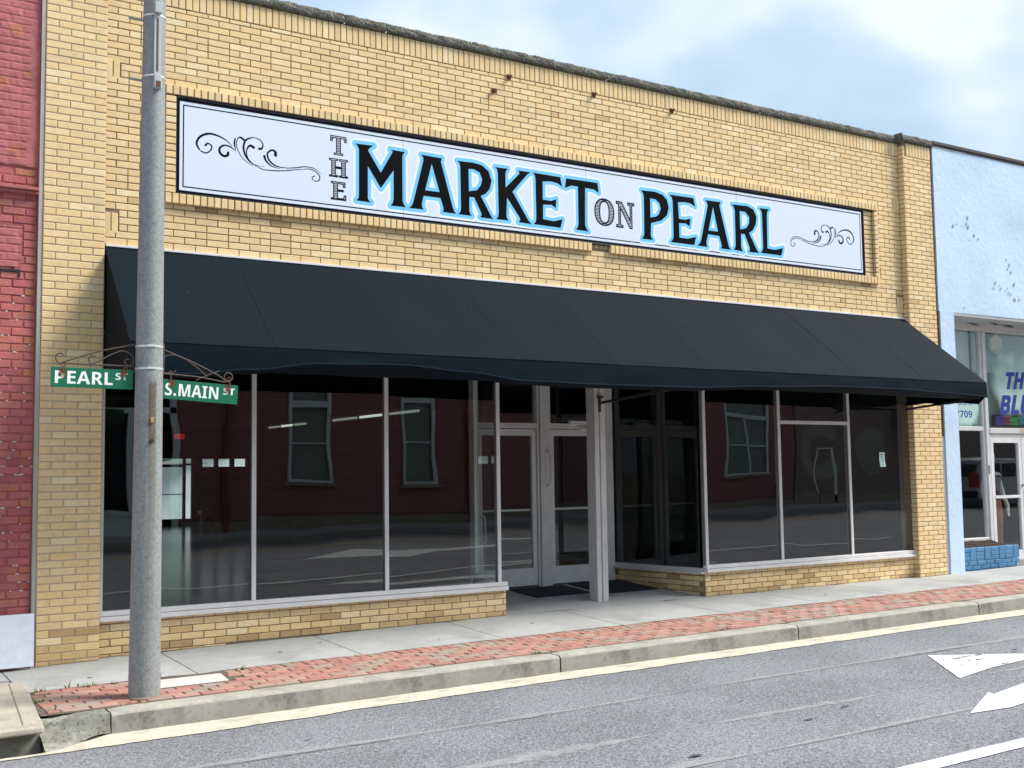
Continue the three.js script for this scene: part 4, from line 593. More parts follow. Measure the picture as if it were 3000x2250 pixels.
function stain(c, r, x, y, s) { for (let i = 0; i < 260; i++) { const a = r() * 6.3, d = Math.pow(r(), 0.8) * s; c.fillStyle = `rgba(${90 + r() * 50},${38 + r() * 20},12,${0.22 * (1 - d / s / 1.1)})`; c.beginPath(); c.ellipse(x + Math.cos(a) * d * 0.6, y + Math.abs(Math.sin(a)) * d * 1.3, 5 + r() * 8, 8 + r() * 14, 0, 0, 6.3); c.fill(); } }
function streetSign(name, label, x0, x1, yc, h, rot, tx, dir, chain) {
  const t = thing(name, label, 'street sign', [(x0 + x1) / 2, yc, PZc], null);
  const tilt = (g) => g.translate(-(x0 + x1) / 2, -yc, 0).rotateZ(rot).translate((x0 + x1) / 2, yc, 0);
  part('plate', tilt(rbox(x0, x1, yc - h / 2, yc + h / 2, PZc - 0.004, PZc + 0.003, 0.002)), std([0.05, 0.20, 0.14], 0.5), t);
  part('plate_face', tilt(sheet(4, 1, (s, q) => [lerp(x0, x1, s), lerp(yc + h / 2 - 0.001, yc - h / 2 + 0.001, q), PZc + 0.0045, s, 1 - q])), new THREE.MeshStandardMaterial({ map: tx, roughness: 0.42 }), t);
  for (const q of chain) { const a = V(...q); part('chain_ring', uvw(new THREE.TorusGeometry(0.014, 0.0035, 6, 14).translate(a.x, a.y, PZc)), M.rust, t); part('chain_link', [uvw(tube([[a.x, a.y - 0.012, PZc], [a.x + 0.002, a.y - 0.035, PZc + 0.002], [a.x, a.y - 0.052, PZc + 0.008]], 0.0045, 8)), rbox(a.x - 0.006, a.x + 0.006, a.y - 0.058, a.y - 0.046, PZc + 0.004, PZc + 0.012, 0.002)], M.rust, t); }
  return t;
}
const spiral = (cx, cy, r0, r1, a0, a1, n = 22) => Array.from({ length: n + 1 }, (_, i) => { const q = i / n, a = lerp(a0, a1, q), r = lerp(r0, r1, q); return [cx + Math.cos(a) * r, cy + Math.sin(a) * r, PZc]; });
{
  let [cv, c, r] = plateTex('PEARL', 'ST', [26, 775], [792, 960], 215, 5); stain(c, r, 140, 20, 95); stain(c, r, 905, 10, 85); let tx = new THREE.CanvasTexture(cv); tx.colorSpace = THREE.SRGBColorSpace;
  const a = streetSign('street_sign', 'green street sign reading PEARL ST hanging left of the pole', -0.232, 0.372, 2.37, 0.152, -0.010, tx, -1, [[-0.146, 2.467], [0.317, 2.448]]);
  part('bracket', [tube([[0.385, 2.645, PZc], [0.1, 2.575, PZc], [-0.15, 2.485, PZc]], 0.006, 20), tube([[0.39, 2.472, PZc], [-0.10, 2.478, PZc]], 0.006, 4), tube(spiral(-0.16, 2.525, 0.052, 0.022, -0.9, -5.6), 0.0055, 40), tube([[-0.10, 2.478, PZc], [-0.14, 2.483, PZc], [-0.128, 2.485, PZc]], 0.005, 6), tube([...spiral(0.075, 2.515, 0.024, 0.036, 0.6, 4.2, 10), [0.11, 2.50, PZc], [0.21, 2.56, PZc], [0.30, 2.59, PZc], [0.37, 2.55, PZc], [0.375, 2.50, PZc], ...spiral(0.335, 2.51, 0.036, 0.016, -0.6, -5.2, 14)], 0.0055, 90)].map(uvw), M.wrought, a);
  [cv, c, r] = plateTex('S.MAIN', 'ST', [34, 775], [815, 985], 215, 9); stain(c, r, 130, 10, 90); stain(c, r, 880, 10, 100); tx = new THREE.CanvasTexture(cv); tx.colorSpace = THREE.SRGBColorSpace;
  const b = streetSign('street_sign', 'green street sign reading S.MAIN ST hanging askew right of the pole', 0.596, 1.214, 2.287, 0.155, -0.060, tx, 1, [[0.665, 2.432], [1.145, 2.40]]);
  part('bracket', [tube([[0.612, 2.665, PZc], [0.61, 2.42, PZc]], 0.006, 4), tube([[0.61, 2.615, PZc], [0.85, 2.52, PZc], [1.06, 2.42, PZc], [1.11, 2.385, PZc]], 0.006, 20), tube([[0.61, 2.425, PZc], [0.9, 2.405, PZc], [1.10, 2.372, PZc]], 0.006, 8), tube([[1.09, 2.372, PZc], [1.14, 2.378, PZc], ...spiral(1.135, 2.415, 0.036, 0.033, -1.2, 4.6, 18)], 0.0055, 40), tube([[0.60, 2.55, PZc], [0.66, 2.575, PZc], [0.75, 2.56, PZc], [0.88, 2.48, PZc], [0.96, 2.41, PZc]], 0.0045, 24), tube([[0.87, 2.38, PZc], [0.98, 2.43, PZc], [1.06, 2.46, PZc]], 0.005, 8), tube([[0.62, 2.43, PZc], [0.68, 2.43, PZc], [0.71, 2.455, PZc]], 0.0045, 8)].map(uvw), M.wrought, b);
}

// ============================================================ RED BUILDING ON THE LEFT
{
  const t = thing('red_building', 'brick building painted dull red at the left edge, its upper wall rendered', 'building', [-2.4, 0, 0]);
  const w = part('wall', box(-5, -0.036, -0.4, 7.4, -0.9, -0.052), M.redMortar, t); w.userData.shift = V(0, 0, 0);
  const list = []; const RC = [[0.55, 0.15, 0.15], [0.59, 0.165, 0.16], [0.51, 0.135, 0.14], [0.56, 0.19, 0.155], [0.46, 0.12, 0.125], [0.54, 0.17, 0.15]];
  const co = 0.0725, mo = 0.2; for (let i = 6; i < 96; i++) { const y = (i + 0.5) * co - 0.02; if (y > 3.58 && y < 3.86) { const k = Math.floor(R() * 6); list.push({ x: -0.096, y, z: -0.060, w: 0.110, h: 0.06, d: 0.03, k, pal: RC[k], col: RC[k] }); continue; } if (y > 6.9) break;
    let x = -0.040; if (i & 1) { const k = Math.floor(R() * 6); list.push({ x: x - 0.048, y, z: -0.060, w: 0.09, h: 0.058, d: 0.03, k, pal: RC[k], col: RC[k] }); x -= mo / 2; }
    for (; x > -0.72; x -= mo) { const k = Math.floor(R() * 6), flat = y > 4.3; list.push({ x: x - mo / 2 + rr(-0.004, 0.004), y: y + rr(-0.002, 0.002), z: -0.060 + rr(-0.003, 0.003) - (flat ? 0.004 : 0), w: mo - rr(0.010, 0.022), h: co - rr(0.009, 0.016), d: 0.03, k, pal: RC[k], col: RC[k], r: [0, 0, rr(-0.012, 0.012)] }); } }
  list.sort((a, b) => b.x - a.x); lay(list, 'brick', M.redSoup, w, t, 'bricks', 300);
  // thin uneven render over the upper bricks, a patch above the old opening, a painted ledge
  const rend = (x0, x1, y0, y1, z, seed, nm) => part(nm, sheet(80, 420, (s, q) => { const x = lerp(x0, x1, s), y = lerp(y1, y0, q); const row = y / 0.0725, ri = Math.round(row), cx = (x + (Math.floor(row) % 2) * 0.1) / 0.2, jv = Math.abs(cx - Math.round(cx)) * 2.4, jn = Math.min(Math.abs(row - ri), jv); return [x, y, z + 0.012 * (fbm3(x * 7, y * 7, seed, 4) - 0.5) - 0.006 * sstep(0.16, 0.03, jn + 0.1 * (fbm3(x * 5, y * 9, seed + 8, 3) - 0.5)) * sstep(0.40, 0.52, fbm3(x * 3, y * 2, seed + 4, 3)), x, y]; }), M.redStucco, t);
  rend(-1.2, -0.038, 4.42, 6.9, -0.036, 3, 'render'); rend(-1.2, -0.168, 3.50, 3.87, -0.035, 9, 'render_patch');
  part('ledge', [rbox(-1.5, -0.038, 4.195, 4.225, -0.06, 0.03, 0.006), rbox(-1.5, -0.042, 4.165, 4.195, -0.06, 0.005, 0.006)], M.redStucco, t);
  part('old_slot', [box(-0.9, -0.19, 3.455, 3.475, -0.06, -0.034), box(-0.19, -0.175, 3.41, 3.475, -0.06, -0.034)], M.black, t);
  // flaked-off paint that bares pale mortar between the bricks
  const fl = []; for (let i = 0; i < 70; i++) { const row = Math.floor(rr(8, 46)), y = row * co - 0.02, x = rr(-0.5, -0.05), l = rr(0.01, 0.05); fl.push(sheet(6, 1, (s, q) => [x + (s - 0.5) * l, y + (q - 0.5) * -0.012 * Math.sin(s * Math.PI) * rr(0.7, 1.3) + 0.003 * Math.sin(s * 9 + i), -0.0435 + 0.0015 * Math.sin(s * 3), s, q])); } part('bare_mortar', fl, std([0.62, 0.58, 0.55], 0.95), t).userData.kind = 'stuff';
  single('leaning_board', (() => { const g = rbox(-1.3, -0.018, 0.0, 0.455, -0.01, 0.012, 0.003); g.rotateX(-0.06).translate(0, -0.022, 0.045); return [g]; })(), M.board, 'white marbled board leaning on the foot of the red wall', 'board');
}

// ============================================================ PALE BLUE SHOP ON THE RIGHT
{
  const t = thing('blue_building', 'pale blue rendered shop at the right edge with peeling paint and deep set windows', 'building', [17, 0, -0.3]);
  const wall2 = (x0, x1, y0, y1, nm) => part(nm, [sheet(50, 50, (s, q) => { const x = lerp(x0, x1, s), y = lerp(y1, y0, q); return [x, y, 0.02 + 0.008 * (fbm3(x * 2, y * 2, 3, 4) - 0.5), x, y]; }), box(x0, x1, y0, y1, -0.62, 0.008)], M.blueWall, t);
  const topY = (x) => 6.50 - (x - 12.56) * 0.012;
  wall2(12.575, 22, 3.925, 6.46, 'wall'); 
  part('column', [sheet(6, 60, (s, q) => { const y = lerp(3.925, 0.0, q), x = lerp(12.60, 12.925, s); return [x + 0.006 * (fbm3(2, y * 3, s * 3, 3) - 0.5), y, 0.02 + 0.006 * (fbm3(x * 4, y * 3, 8, 3) - 0.5), x, y]; }), box(12.60, 12.925, -0.1, 3.925, -0.62, 0.014)], M.blueWall, t);
  part('joint_strip', [box(12.557, 12.598, 2.05, 6.46, -0.2, -0.004)], M.rust, t);
  part('joint_foot', [box(12.557, 12.598, -0.1, 2.05, -0.2, -0.006)], M.aluWhite, t);
  part('roof_edge', [rbox(12.56, 22, 6.462, 6.515, -0.6, 0.05, 0.01), rbox(12.56, 22, 6.435, 6.458, -0.1, 0.035, 0.006)], M.roofEdge, t);
  part('edge_flashing', rbox(12.6, 13.4, 6.425, 6.433, -0.1, 0.03, 0.003), M.aluWhite, t);
  part('soffit', [box(12.925, 22, 3.88, 3.922, -0.7, 0.015)], M.blueSoffit, t);
  const flakeMat = std([0.40, 0.36, 0.34], 0.9, { side: THREE.DoubleSide });
  for (const [x, z, a] of [[13.05, -0.25, 0.1], [13.9, -0.5, 0.16], [14.6, -0.42, 0.2], [14.2, -0.3, 0.12]]) part('peeling_flake', sheet(5, 3, (s, q) => [x + s * a * 2 - q * 0.03, 3.875 - 0.035 * Math.sin(s * 2.6) * q, z + q * a * 0.5, s, q]), flakeMat, t);
  // chips where the paint has come off the wall
  const chips = []; for (const [x, y, n] of [[13.0, 5.35, 3], [13.35, 5.32, 5], [13.5, 5.1, 4], [14.3, 4.75, 6], [14.0, 4.45, 6], [14.35, 4.4, 6], [14.45, 4.2, 5], [14.9, 4.55, 4], [13.1, 3.95, 2]]) for (let i = 0; i < n; i++) { const cx = x + rr(-0.14, 0.14), cy = y + rr(-0.1, 0.1), a = rr(0.008, 0.026); chips.push(sheet(4, 4, (s, q) => { const u = s * 2 - 1, v = q * 2 - 1, k = Math.sqrt(Math.max(0, 1 - 0.5 * v * v)), l = Math.sqrt(Math.max(0, 1 - 0.5 * u * u)); return [cx + a * u * k * 0.8, cy - a * v * l * (1 + 0.5 * Math.sin(i + u)), 0.027 + 0.004 * (1 - q), s, q]; })); }
  part('paint_chips', chips, std([0.36, 0.33, 0.38], 0.9, { side: THREE.DoubleSide }), t).userData.kind = 'stuff';
  part('bare_plaster', sheet(6, 10, (s, q) => [14.84 + s * 0.5 - 0.05 * Math.sin(q * 9), 4.95 - q * 0.55, 0.029, s, q]), std([0.42, 0.33, 0.30], 0.95), t);
  // window wall, set back
  const ZW = -0.6; const f = part('window_frame', [box(12.925, 22, 3.79, 3.88, ZW - 0.06, ZW + 0.04), rbox(14.37, 14.41, 0.4, 3.79, ZW - 0.05, ZW + 0.02), rbox(14.415, 14.46, 0.1, 3.79, ZW - 0.05, ZW + 0.045), rbox(14.465, 14.53, 0.1, 3.79, ZW - 0.05, ZW + 0.02), rbox(12.925, 14.37, 2.17, 2.24, ZW - 0.05, ZW + 0.02), rbox(12.925, 14.37, 0.40, 0.47, ZW - 0.05, ZW + 0.05), box(12.925, 14.4, 0.0, 0.40, ZW - 0.06, ZW - 0.01), rbox(14.53, 17.2, 2.13, 2.22, ZW - 0.05, ZW + 0.035), rbox(14.53, 16.2, 2.075, 2.125, ZW - 0.05, ZW + 0.01), rbox(17.2, 17.3, 0.1, 3.79, ZW - 0.05, ZW + 0.03), box(17.3, 22, 0.0, 3.79, ZW - 0.1, ZW)], M.alu, t);
  const gl = (x0, x1, y0, y1, par, nm = 'pane') => part(nm, sheet(6, 8, (s, q) => { const x = lerp(x0, x1, s), y = lerp(y1, y0, q); return [x, y, ZW - 0.02 + 0.0016 * (noise3(x, y, 5) - 0.5), x, y]; }), M.glass, par);
  gl(12.93, 14.37, 0.47, 2.17, f); gl(12.93, 14.37, 2.24, 3.79, f); gl(14.53, 17.2, 2.22, 3.79, f);
  for (const [x0, x1] of [[14.545, 15.36], [15.375, 16.19]]) { const y0 = 0.10, y1 = 2.07; const d = part('door', [rbox(x0, x0 + 0.075, y0, y1, ZW - 0.04, ZW + 0.015, 0.004), rbox(x1 - 0.075, x1, y0, y1, ZW - 0.04, ZW + 0.015, 0.004), box(x0 + 0.075, x1 - 0.075, y1 - 0.09, y1, ZW - 0.04, ZW + 0.015), box(x0 + 0.075, x1 - 0.075, y0, y0 + 0.13, ZW - 0.04, ZW + 0.015), box(x0 + 0.075, x1 - 0.075, 1.08, 1.125, ZW - 0.03, ZW + 0.025)], M.aluWhite, t); gl(x0 + 0.075, x1 - 0.075, y0 + 0.13, y1 - 0.09, d); }
  part('lock', cyl(0.016, 0.016, 0.02, 0, 0, 0, 10).rotateX(Math.PI / 2).translate(15.335, 1.28, ZW + 0.02), M.black, t);
  part('hinge', rbox(14.42, 14.455, 1.48, 1.62, ZW + 0.046, ZW + 0.056), std([0.2, 0.19, 0.19], 0.6), t);
  part('door_step', rbox(14.46, 17.2, -0.05, 0.10, -0.75, -0.45, 0.01), M.walk, t);
  // room behind: floor, walls, ceiling, pale curtain low on the left
  part('room', [box(12.7, 22, 0.0, 0.09, -7, -0.7), box(12.7, 22, 0.0, 4.0, -7.1, -7), box(12.6, 12.7, 0, 4, -7, -0.7), box(22, 22.1, 0, 4, -7, -0.7)], M.roomWall, t);
  part('room_ceiling', [box(12.6, 22.1, 3.95, 4.05, -7.1, -0.7), box(12.6, 22.1, 3.9, 6.4, -7.2, -7.1), box(12.6, 22.1, 6.2, 6.4, -7.1, -0.6)], M.darkWall, t);
  part('display_screen', [box(12.75, 14.36, 2.22, 3.85, -0.80, -0.78)], M.curtain, t);
  part('display_screen', [box(14.5, 17.2, 2.22, 3.85, -0.84, -0.82)], M.curtain, t);
  // address numerals and painted lettering on the glass
  const printed = (w, h, dr, x0, x1, y0, y1, z, nm, alpha) => { const cv = document.createElement('canvas'); cv.width = w; cv.height = h; const c = cv.getContext('2d'); dr(c, w, h); const tx = new THREE.CanvasTexture(cv); tx.colorSpace = THREE.SRGBColorSpace; const m = new THREE.MeshStandardMaterial({ map: tx, roughness: 0.6, transparent: alpha, side: THREE.DoubleSide }); return part(nm, sheet(2, 2, (s, q) => [lerp(x0, x1, s), lerp(y1, y0, q), z, s, 1 - q]), m, t); };
  const cloud = (c, w, h, pts, seed) => { const r = rng(seed); for (let i = 0; i < 900; i++) { const p = pts[Math.floor(r() * pts.length)], a = r() * 6.3, d = Math.sqrt(r()) * p[2], x = p[0] + Math.cos(a) * d, y = p[1] + Math.sin(a) * d, g = c.createRadialGradient(x, y, 8, x, y, 66); g.addColorStop(0, 'rgba(190,216,207,0.10)'); g.addColorStop(0.6, 'rgba(190,216,207,0.05)'); g.addColorStop(1, 'rgba(190,216,207,0)'); c.fillStyle = g; c.fillRect(x - 66, y - 66, 132, 132); } };
  printed(768, 640, (c, w, h) => { cloud(c, w, h, [[210, 160, 120], [360, 140, 110], [520, 150, 120], [650, 180, 110], [180, 300, 110], [330, 320, 140], [500, 320, 140], [640, 340, 120], [240, 440, 80], [400, 440, 80], [560, 440, 80], [680, 440, 70]], 3);
    c.fillStyle = '#24368f'; const word = (s, x, y, k) => { c.save(); c.translate(x, y); c.transform(1.0, -0.04, -0.28, 1, 0, 0); c.font = `bold ${k}px sans-serif`; c.lineWidth = 10; c.lineJoin = 'round'; c.strokeStyle = '#24368f'; let dx = 0; for (const ch of s) { c.fillText(ch, dx, 0); c.strokeText(ch, dx, 0); dx += c.measureText(ch).width * 0.98; } c.restore(); }; word('THE', 200, 335, 185); word('BLUE', 118, 545, 212); }, 14.56, 16.30, 2.25, 3.55, ZW - 0.012, 'painted_lettering', true);
  printed(512, 384, (c, w, h) => { cloud(c, w, h, [[180, 120, 110], [300, 110, 100], [380, 190, 80], [200, 250, 110], [320, 260, 90], [400, 110, 40]], 8); c.fillStyle = '#24368f'; c.font = 'bold 66px sans-serif'; c.save(); c.translate(130, 120); c.scale(0.62, 1); c.fillText('SHEA BUTTER', 0, 0); c.restore(); c.font = 'bold 116px sans-serif'; c.fillText('7709', 128, 276); }, 13.50, 14.37, 2.24, 2.74, ZW - 0.012, 'painted_lettering', true);
  printed(256, 96, (c) => { c.fillStyle = '#b79a4a'; c.font = 'italic bold 92px serif'; c.fillText('107', 30, 80); }, 15.25, 15.62, 2.13, 2.23, ZW + 0.037, 'address_number', true);
  const ls = thing('led_sign', 'small dark sign with coloured lit dots standing above the blue shop door', 'led sign', [15.2, 2.24, -0.72]);
  part('casing', rbox(14.86, 16.1, 2.265, 2.44, -0.76, -0.70, 0.01), M.black, ls);
  { const cols = [[0.05, 0.05, 0.9], [0.25, 0.05, 0.7], [0.5, 0.05, 0.05], [0.05, 0.7, 0.15], [0.05, 0.45, 0.7]]; const by = cols.map(() => []); const r = rng(12); for (let i = 0; i < 62; i++) for (let j = 0; j < 8; j++) { if (r() > 0.5) continue; const k = i < 7 ? 0 : i < 12 ? 1 : i < 20 ? 2 : i < 34 ? 3 : 4; by[k].push(box(14.88 + i * 0.0195, 14.892 + i * 0.0195, 2.283 + j * 0.0185, 2.294 + j * 0.0185, -0.70, -0.6985)); } by.forEach((g, k) => { if (g.length) { const m = part('dots', g, std([0.02, 0.02, 0.02], 0.5, { emissive: C3(...cols[k]), emissiveIntensity: 0.35 }), ls); m.userData.kind = 'stuff'; } }); }
  single('window_ornament', (() => { const sh = new THREE.Shape(); for (let i = 0; i <= 12; i++) { const a = (i / 12) * 6.283, r = i % 2 ? 0.17 : 0.145; sh[i ? 'lineTo' : 'moveTo'](14.97 + Math.cos(a) * r, 3.62 + Math.sin(a) * r * 0.95); } return [uvw(new THREE.ExtrudeGeometry(sh, { depth: 0.03, bevelEnabled: true, bevelSize: 0.01, bevelThickness: 0.01, bevelSegments: 2 }).translate(0, 0, -0.72)), box(14.80, 14.86, 3.58, 3.64, -0.72, -0.70)]; })(), std([0.62, 0.58, 0.40], 0.7), 'cream star shaped ornament high inside the blue shop window', 'ornament');

  // mannequin behind the door glass
  const m = thing('mannequin', 'pale mannequin in a dark top and red brown skirt behind the blue shop door', 'mannequin', [15.2, 0.09, -1.05]);
  const ell = (pts, x, z, n = 28) => { const g = new THREE.LatheGeometry(pts.map((p) => new THREE.Vector2(p[1], p[0])), n); g.scale(1, 1, 0.62).translate(x, 0, z); return g; };
  part('body', [ell([[0.09, 0.001], [0.09, 0.07], [0.45, 0.08], [0.85, 0.16], [1.05, 0.15], [1.25, 0.15], [1.40, 0.18], [1.47, 0.16], [1.52, 0.06], [1.62, 0.048], [1.64, 0.07], [1.72, 0.085], [1.82, 0.08], [1.87, 0.03], [1.875, 0.001]], 15.2, -1.05), uvw(tube([[15.37, 1.44, -1.05], [15.43, 1.25, -1.04], [15.46, 1.1, -1.02], [15.50, 0.92, -0.98]], 0.037, 24, 10)), uvw(tube([[15.03, 1.44, -1.05], [14.97, 1.25, -1.06], [14.95, 1.1, -1.03], [14.98, 0.92, -0.98]], 0.037, 24, 10)),
    uvw(new THREE.SphereGeometry(0.06, 16, 12).scale(1, 1, 0.9).translate(15.365, 1.44, -1.05)), uvw(rbox(15.475, 15.545, 0.84, 0.93, -1.0, -0.965, 0.014)), ...[0, 1, 2, 3].map((k) => uvw(tube([[15.487 + k * 0.016, 0.85, -0.982], [15.492 + k * 0.016, 0.80, -0.976], [15.49 + k * 0.015, [0.768, 0.755, 0.758, 0.775][k], -0.966]], 0.0085, 8, 6))), uvw(tube([[15.478, 0.90, -0.975], [15.462, 0.86, -0.962], [15.468, 0.825, -0.955]], 0.009, 8, 6)), uvw(new THREE.ConeGeometry(0.014, 0.04, 8).rotateX(0.3).translate(15.2, 1.72, -0.99))], M.mannequin, m);
  part('dark_top', [ell([[0.98, 0.172], [1.1, 0.165], [1.25, 0.168], [1.36, 0.192], [1.44, 0.185], [1.475, 0.12]], 15.2, -1.05)], M.garmentTop, m);
  part('skirt', [ell([[0.3, 0.175], [0.5, 0.185], [0.8, 0.205], [0.98, 0.180], [1.04, 0.168]], 15.2, -1.05)], M.garmentSkirt, m);
  part('hair', [ell([[1.52, 0.10], [1.6, 0.115], [1.75, 0.108], [1.85, 0.085], [1.90, 0.03], [1.905, 0.001]], 15.2, -1.085)], M.hair, m);
}
// planter of blue painted brick
{
  const t = thing('planter', 'blue painted brick planter filled with dark soil in front of the blue shop window', 'planter', [13.7, 0.03, -0.37]);
  const X0 = 12.94, X1 = 14.47, Z0 = -0.57, Z1 = -0.155, y0 = 0.02, y1 = 0.365;
  const core = part('core', [box(X0, X1, y0 - 0.06, y1 - 0.006, Z1 - 0.09, Z1 - 0.008), box(X1 - 0.09, X1 - 0.008, y0 - 0.06, y1 - 0.006, Z0, Z1 - 0.09), box(X0, X1, y0 - 0.06, y1 - 0.01, Z0, Z0 + 0.02)], M.blueMortar, t); core.userData.shift = V(0, 0, 0);
  const bl = []; const bb = (x, y, z, w, h, d) => { const c = [0.085, 0.25, 0.45], k = 'b' + (bl.length % 4), j = [0.9, 1, 1.08, 0.96][bl.length % 4], p = c.map((q) => q * j); bl.push({ x, y, z, w, h, d, k, pal: p, col: p, r: [rr(-0.01, 0.01), rr(-0.015, 0.015), rr(-0.02, 0.02)] }); };
  let x = X0; for (let i = 0; i < 2; i++) { x = X0 - (i ? 0.1 : 0); for (; x < X1 - 0.05; x += 0.212) bb(Math.max(x, X0) + 0.1, y0 + 0.045 + i * 0.068, Z1 - 0.03 + rr(-0.004, 0.004), 0.2, 0.06, 0.06); }
  x = X0; let k = 0; while (x < X1 - 0.09) { if (k++ % 2) { for (let j = 0; j < 3; j++) bb(x + 0.1, y0 + 0.182 + j * 0.066, Z1 - 0.03 + rr(-0.004, 0.004), 0.195, 0.058, 0.06); x += 0.205; } else { bb(x + 0.075, y0 + 0.248, Z1 - 0.028, 0.145, 0.19, 0.06); x += 0.155; } }
  for (let j = 0; j < 5; j++) for (let q = 0; q < 2; q++) bb(X1 - 0.03, y0 + 0.045 + j * 0.067, Z1 - 0.12 - q * 0.2, 0.06, 0.058, 0.19);
  lay(bl, 'brick', M.blueBrick, core, t, 'bricks', 300);
  part('soil', sheet(30, 10, (s, q) => [lerp(X0, X1 - 0.09, s), lerp(0.43, 0.345, q) + 0.05 * (fbm3(s * 9, q * 6, 2, 4) - 0.45), lerp(Z0, Z1 - 0.07, q), s * 1.5, q * 0.4]), M.soil, t);
}

// ============================================================ ACROSS THE STREET (seen in the window glass)
{
  const ZF = 16.5; const t = thing('far_brick_building', 'dark red brick building across the street, seen mirrored in the shop windows', 'building', [15, 0, 18]);
  const win = (x0, x1, y0, y1, cols, kind) => {
    const w = part('window', [rbox(x0 - 0.07, x0, y0, y1, ZF - 0.06, ZF + 0.04), rbox(x1, x1 + 0.09, y0, y1, ZF - 0.06, ZF + 0.04), box(x0 - 0.07, x1 + 0.09, y1, y1 + 0.09, ZF - 0.07, ZF + 0.04), box(x0 - 0.07, x1 + 0.09, y0 - 0.06, y0, ZF - 0.07, ZF + 0.04), box(x0, x1, y1 - 0.62, y1 - 0.5, ZF - 0.05, ZF + 0.04), box(x0, x1, lerp(y0, y1 - 0.6, 0.5) - 0.02, lerp(y0, y1 - 0.6, 0.5) + 0.03, ZF - 0.03, ZF + 0.04), ...(cols > 1 ? [box((x0 + x1) / 2 - 0.03, (x0 + x1) / 2 + 0.03, y0, y1 - 0.6, ZF - 0.03, ZF + 0.04)] : [])], M.whiteTrim, t);
    part('blind', box(x0, x1, y0, y1, ZF + 0.06, ZF + 0.07), M.blind, w); part('sill', rbox(x0 - 0.17, x1 + 0.2, y0 - 0.15, y0 - 0.06, ZF - 0.1, ZF + 0.04, 0.01), M.stone, w);
  };
  const holes = [[8.98, 9.96, 1.33, 3.97], [12.22, 13.03, 1.33, 3.97], [23.89, 25.72, 1.35, 3.85]];
  const bx = (x0, x1, y0, y1) => box(x0, x1, y0, y1, ZF, ZF + 0.35); 
  part('wall', [...[[6.2, 8.98], [9.96, 12.22], [13.03, 23.89], [25.72, 27]].map(([a, b]) => bx(a, b, 0.45, 5.0)), ...holes.flatMap((h) => [bx(h[0], h[1], 0.45, h[2]), bx(h[0], h[1], h[3], 5.0)])], M.farBrick, t);
  part('plinth', rbox(6.2, 27, -0.2, 0.44, ZF - 0.05, ZF + 0.35, 0.01), M.stone, t);
  part('roof', box(6.2, 27, 5.0, 5.3, ZF - 0.1, ZF + 10), M.roofEdge, t); part('back', box(6.2, 27, -0.2, 5.0, ZF + 0.36, ZF + 10), M.black, t);
  win(8.98, 9.96, 1.33, 3.97, 1); win(12.22, 13.03, 1.33, 3.97, 1); win(23.89, 25.72, 1.35, 3.85, 2);
  for (const x of [7.26, 14.16]) part('downspout', rbox(x - 0.06, x + 0.06, 0.1, 4.9, ZF - 0.12, ZF - 0.01, 0.02), M.pipe, t);
  part('door', [box(15.4, 16.3, 0.1, 2.3, ZF - 0.03, ZF - 0.004), box(15.3, 15.4, 0.1, 2.45, ZF - 0.05, ZF - 0.004), box(16.3, 16.4, 0.1, 2.45, ZF - 0.05, ZF - 0.004), box(15.3, 16.4, 2.3, 2.5, ZF - 0.05, ZF - 0.004)], std([0.50, 0.56, 0.60], 0.6), t);
  part('door_pane', [box(15.6, 16.1, 1.25, 2.0, ZF - 0.035, ZF - 0.031)], M.black, t);
}
{
  const ZF = 16.5; const t = thing('far_white_shopfront', 'grey painted shopfront across the street, mirrored at the left of the window', 'building', [0, 0, 16]);
  part('wall', [box(-14, 6.19, 3.9, 5.0, ZF, ZF + 0.3), box(6.13, 6.19, -0.2, 3.9, ZF, ZF + 0.3)], M.farBrick, t);
  part('shopfront_frame', [box(-6, 6.13, 3.09, 3.22, ZF - 0.06, ZF + 0.04), box(4.94, 5.09, 0.3, 3.09, ZF - 0.06, ZF + 0.04), box(5.97, 6.12, 0.2, 3.7, ZF - 0.06, ZF + 0.04), box(2.3, 2.45, 0.3, 3.09, ZF - 0.06, ZF + 0.04), box(-6, 5.09, 0.10, 0.54, ZF - 0.08, ZF + 0.04), box(-6, 5.09, 0.54, 0.63, ZF - 0.12, ZF + 0.04), box(-6, 6.13, 3.75, 3.9, ZF - 0.1, ZF + 0.04)], M.whiteTrim, t);
  part('dark_interior', box(-14, 6.13, -0.2, 3.75, ZF + 0.5, ZF + 0.6), M.black, t); part('back', box(-14, 6.19, -0.2, 5.0, ZF + 0.61, ZF + 9), M.black, t); part('roof', box(-14, 6.19, 5.0, 5.2, ZF - 0.05, ZF + 9), M.roofEdge, t);
}
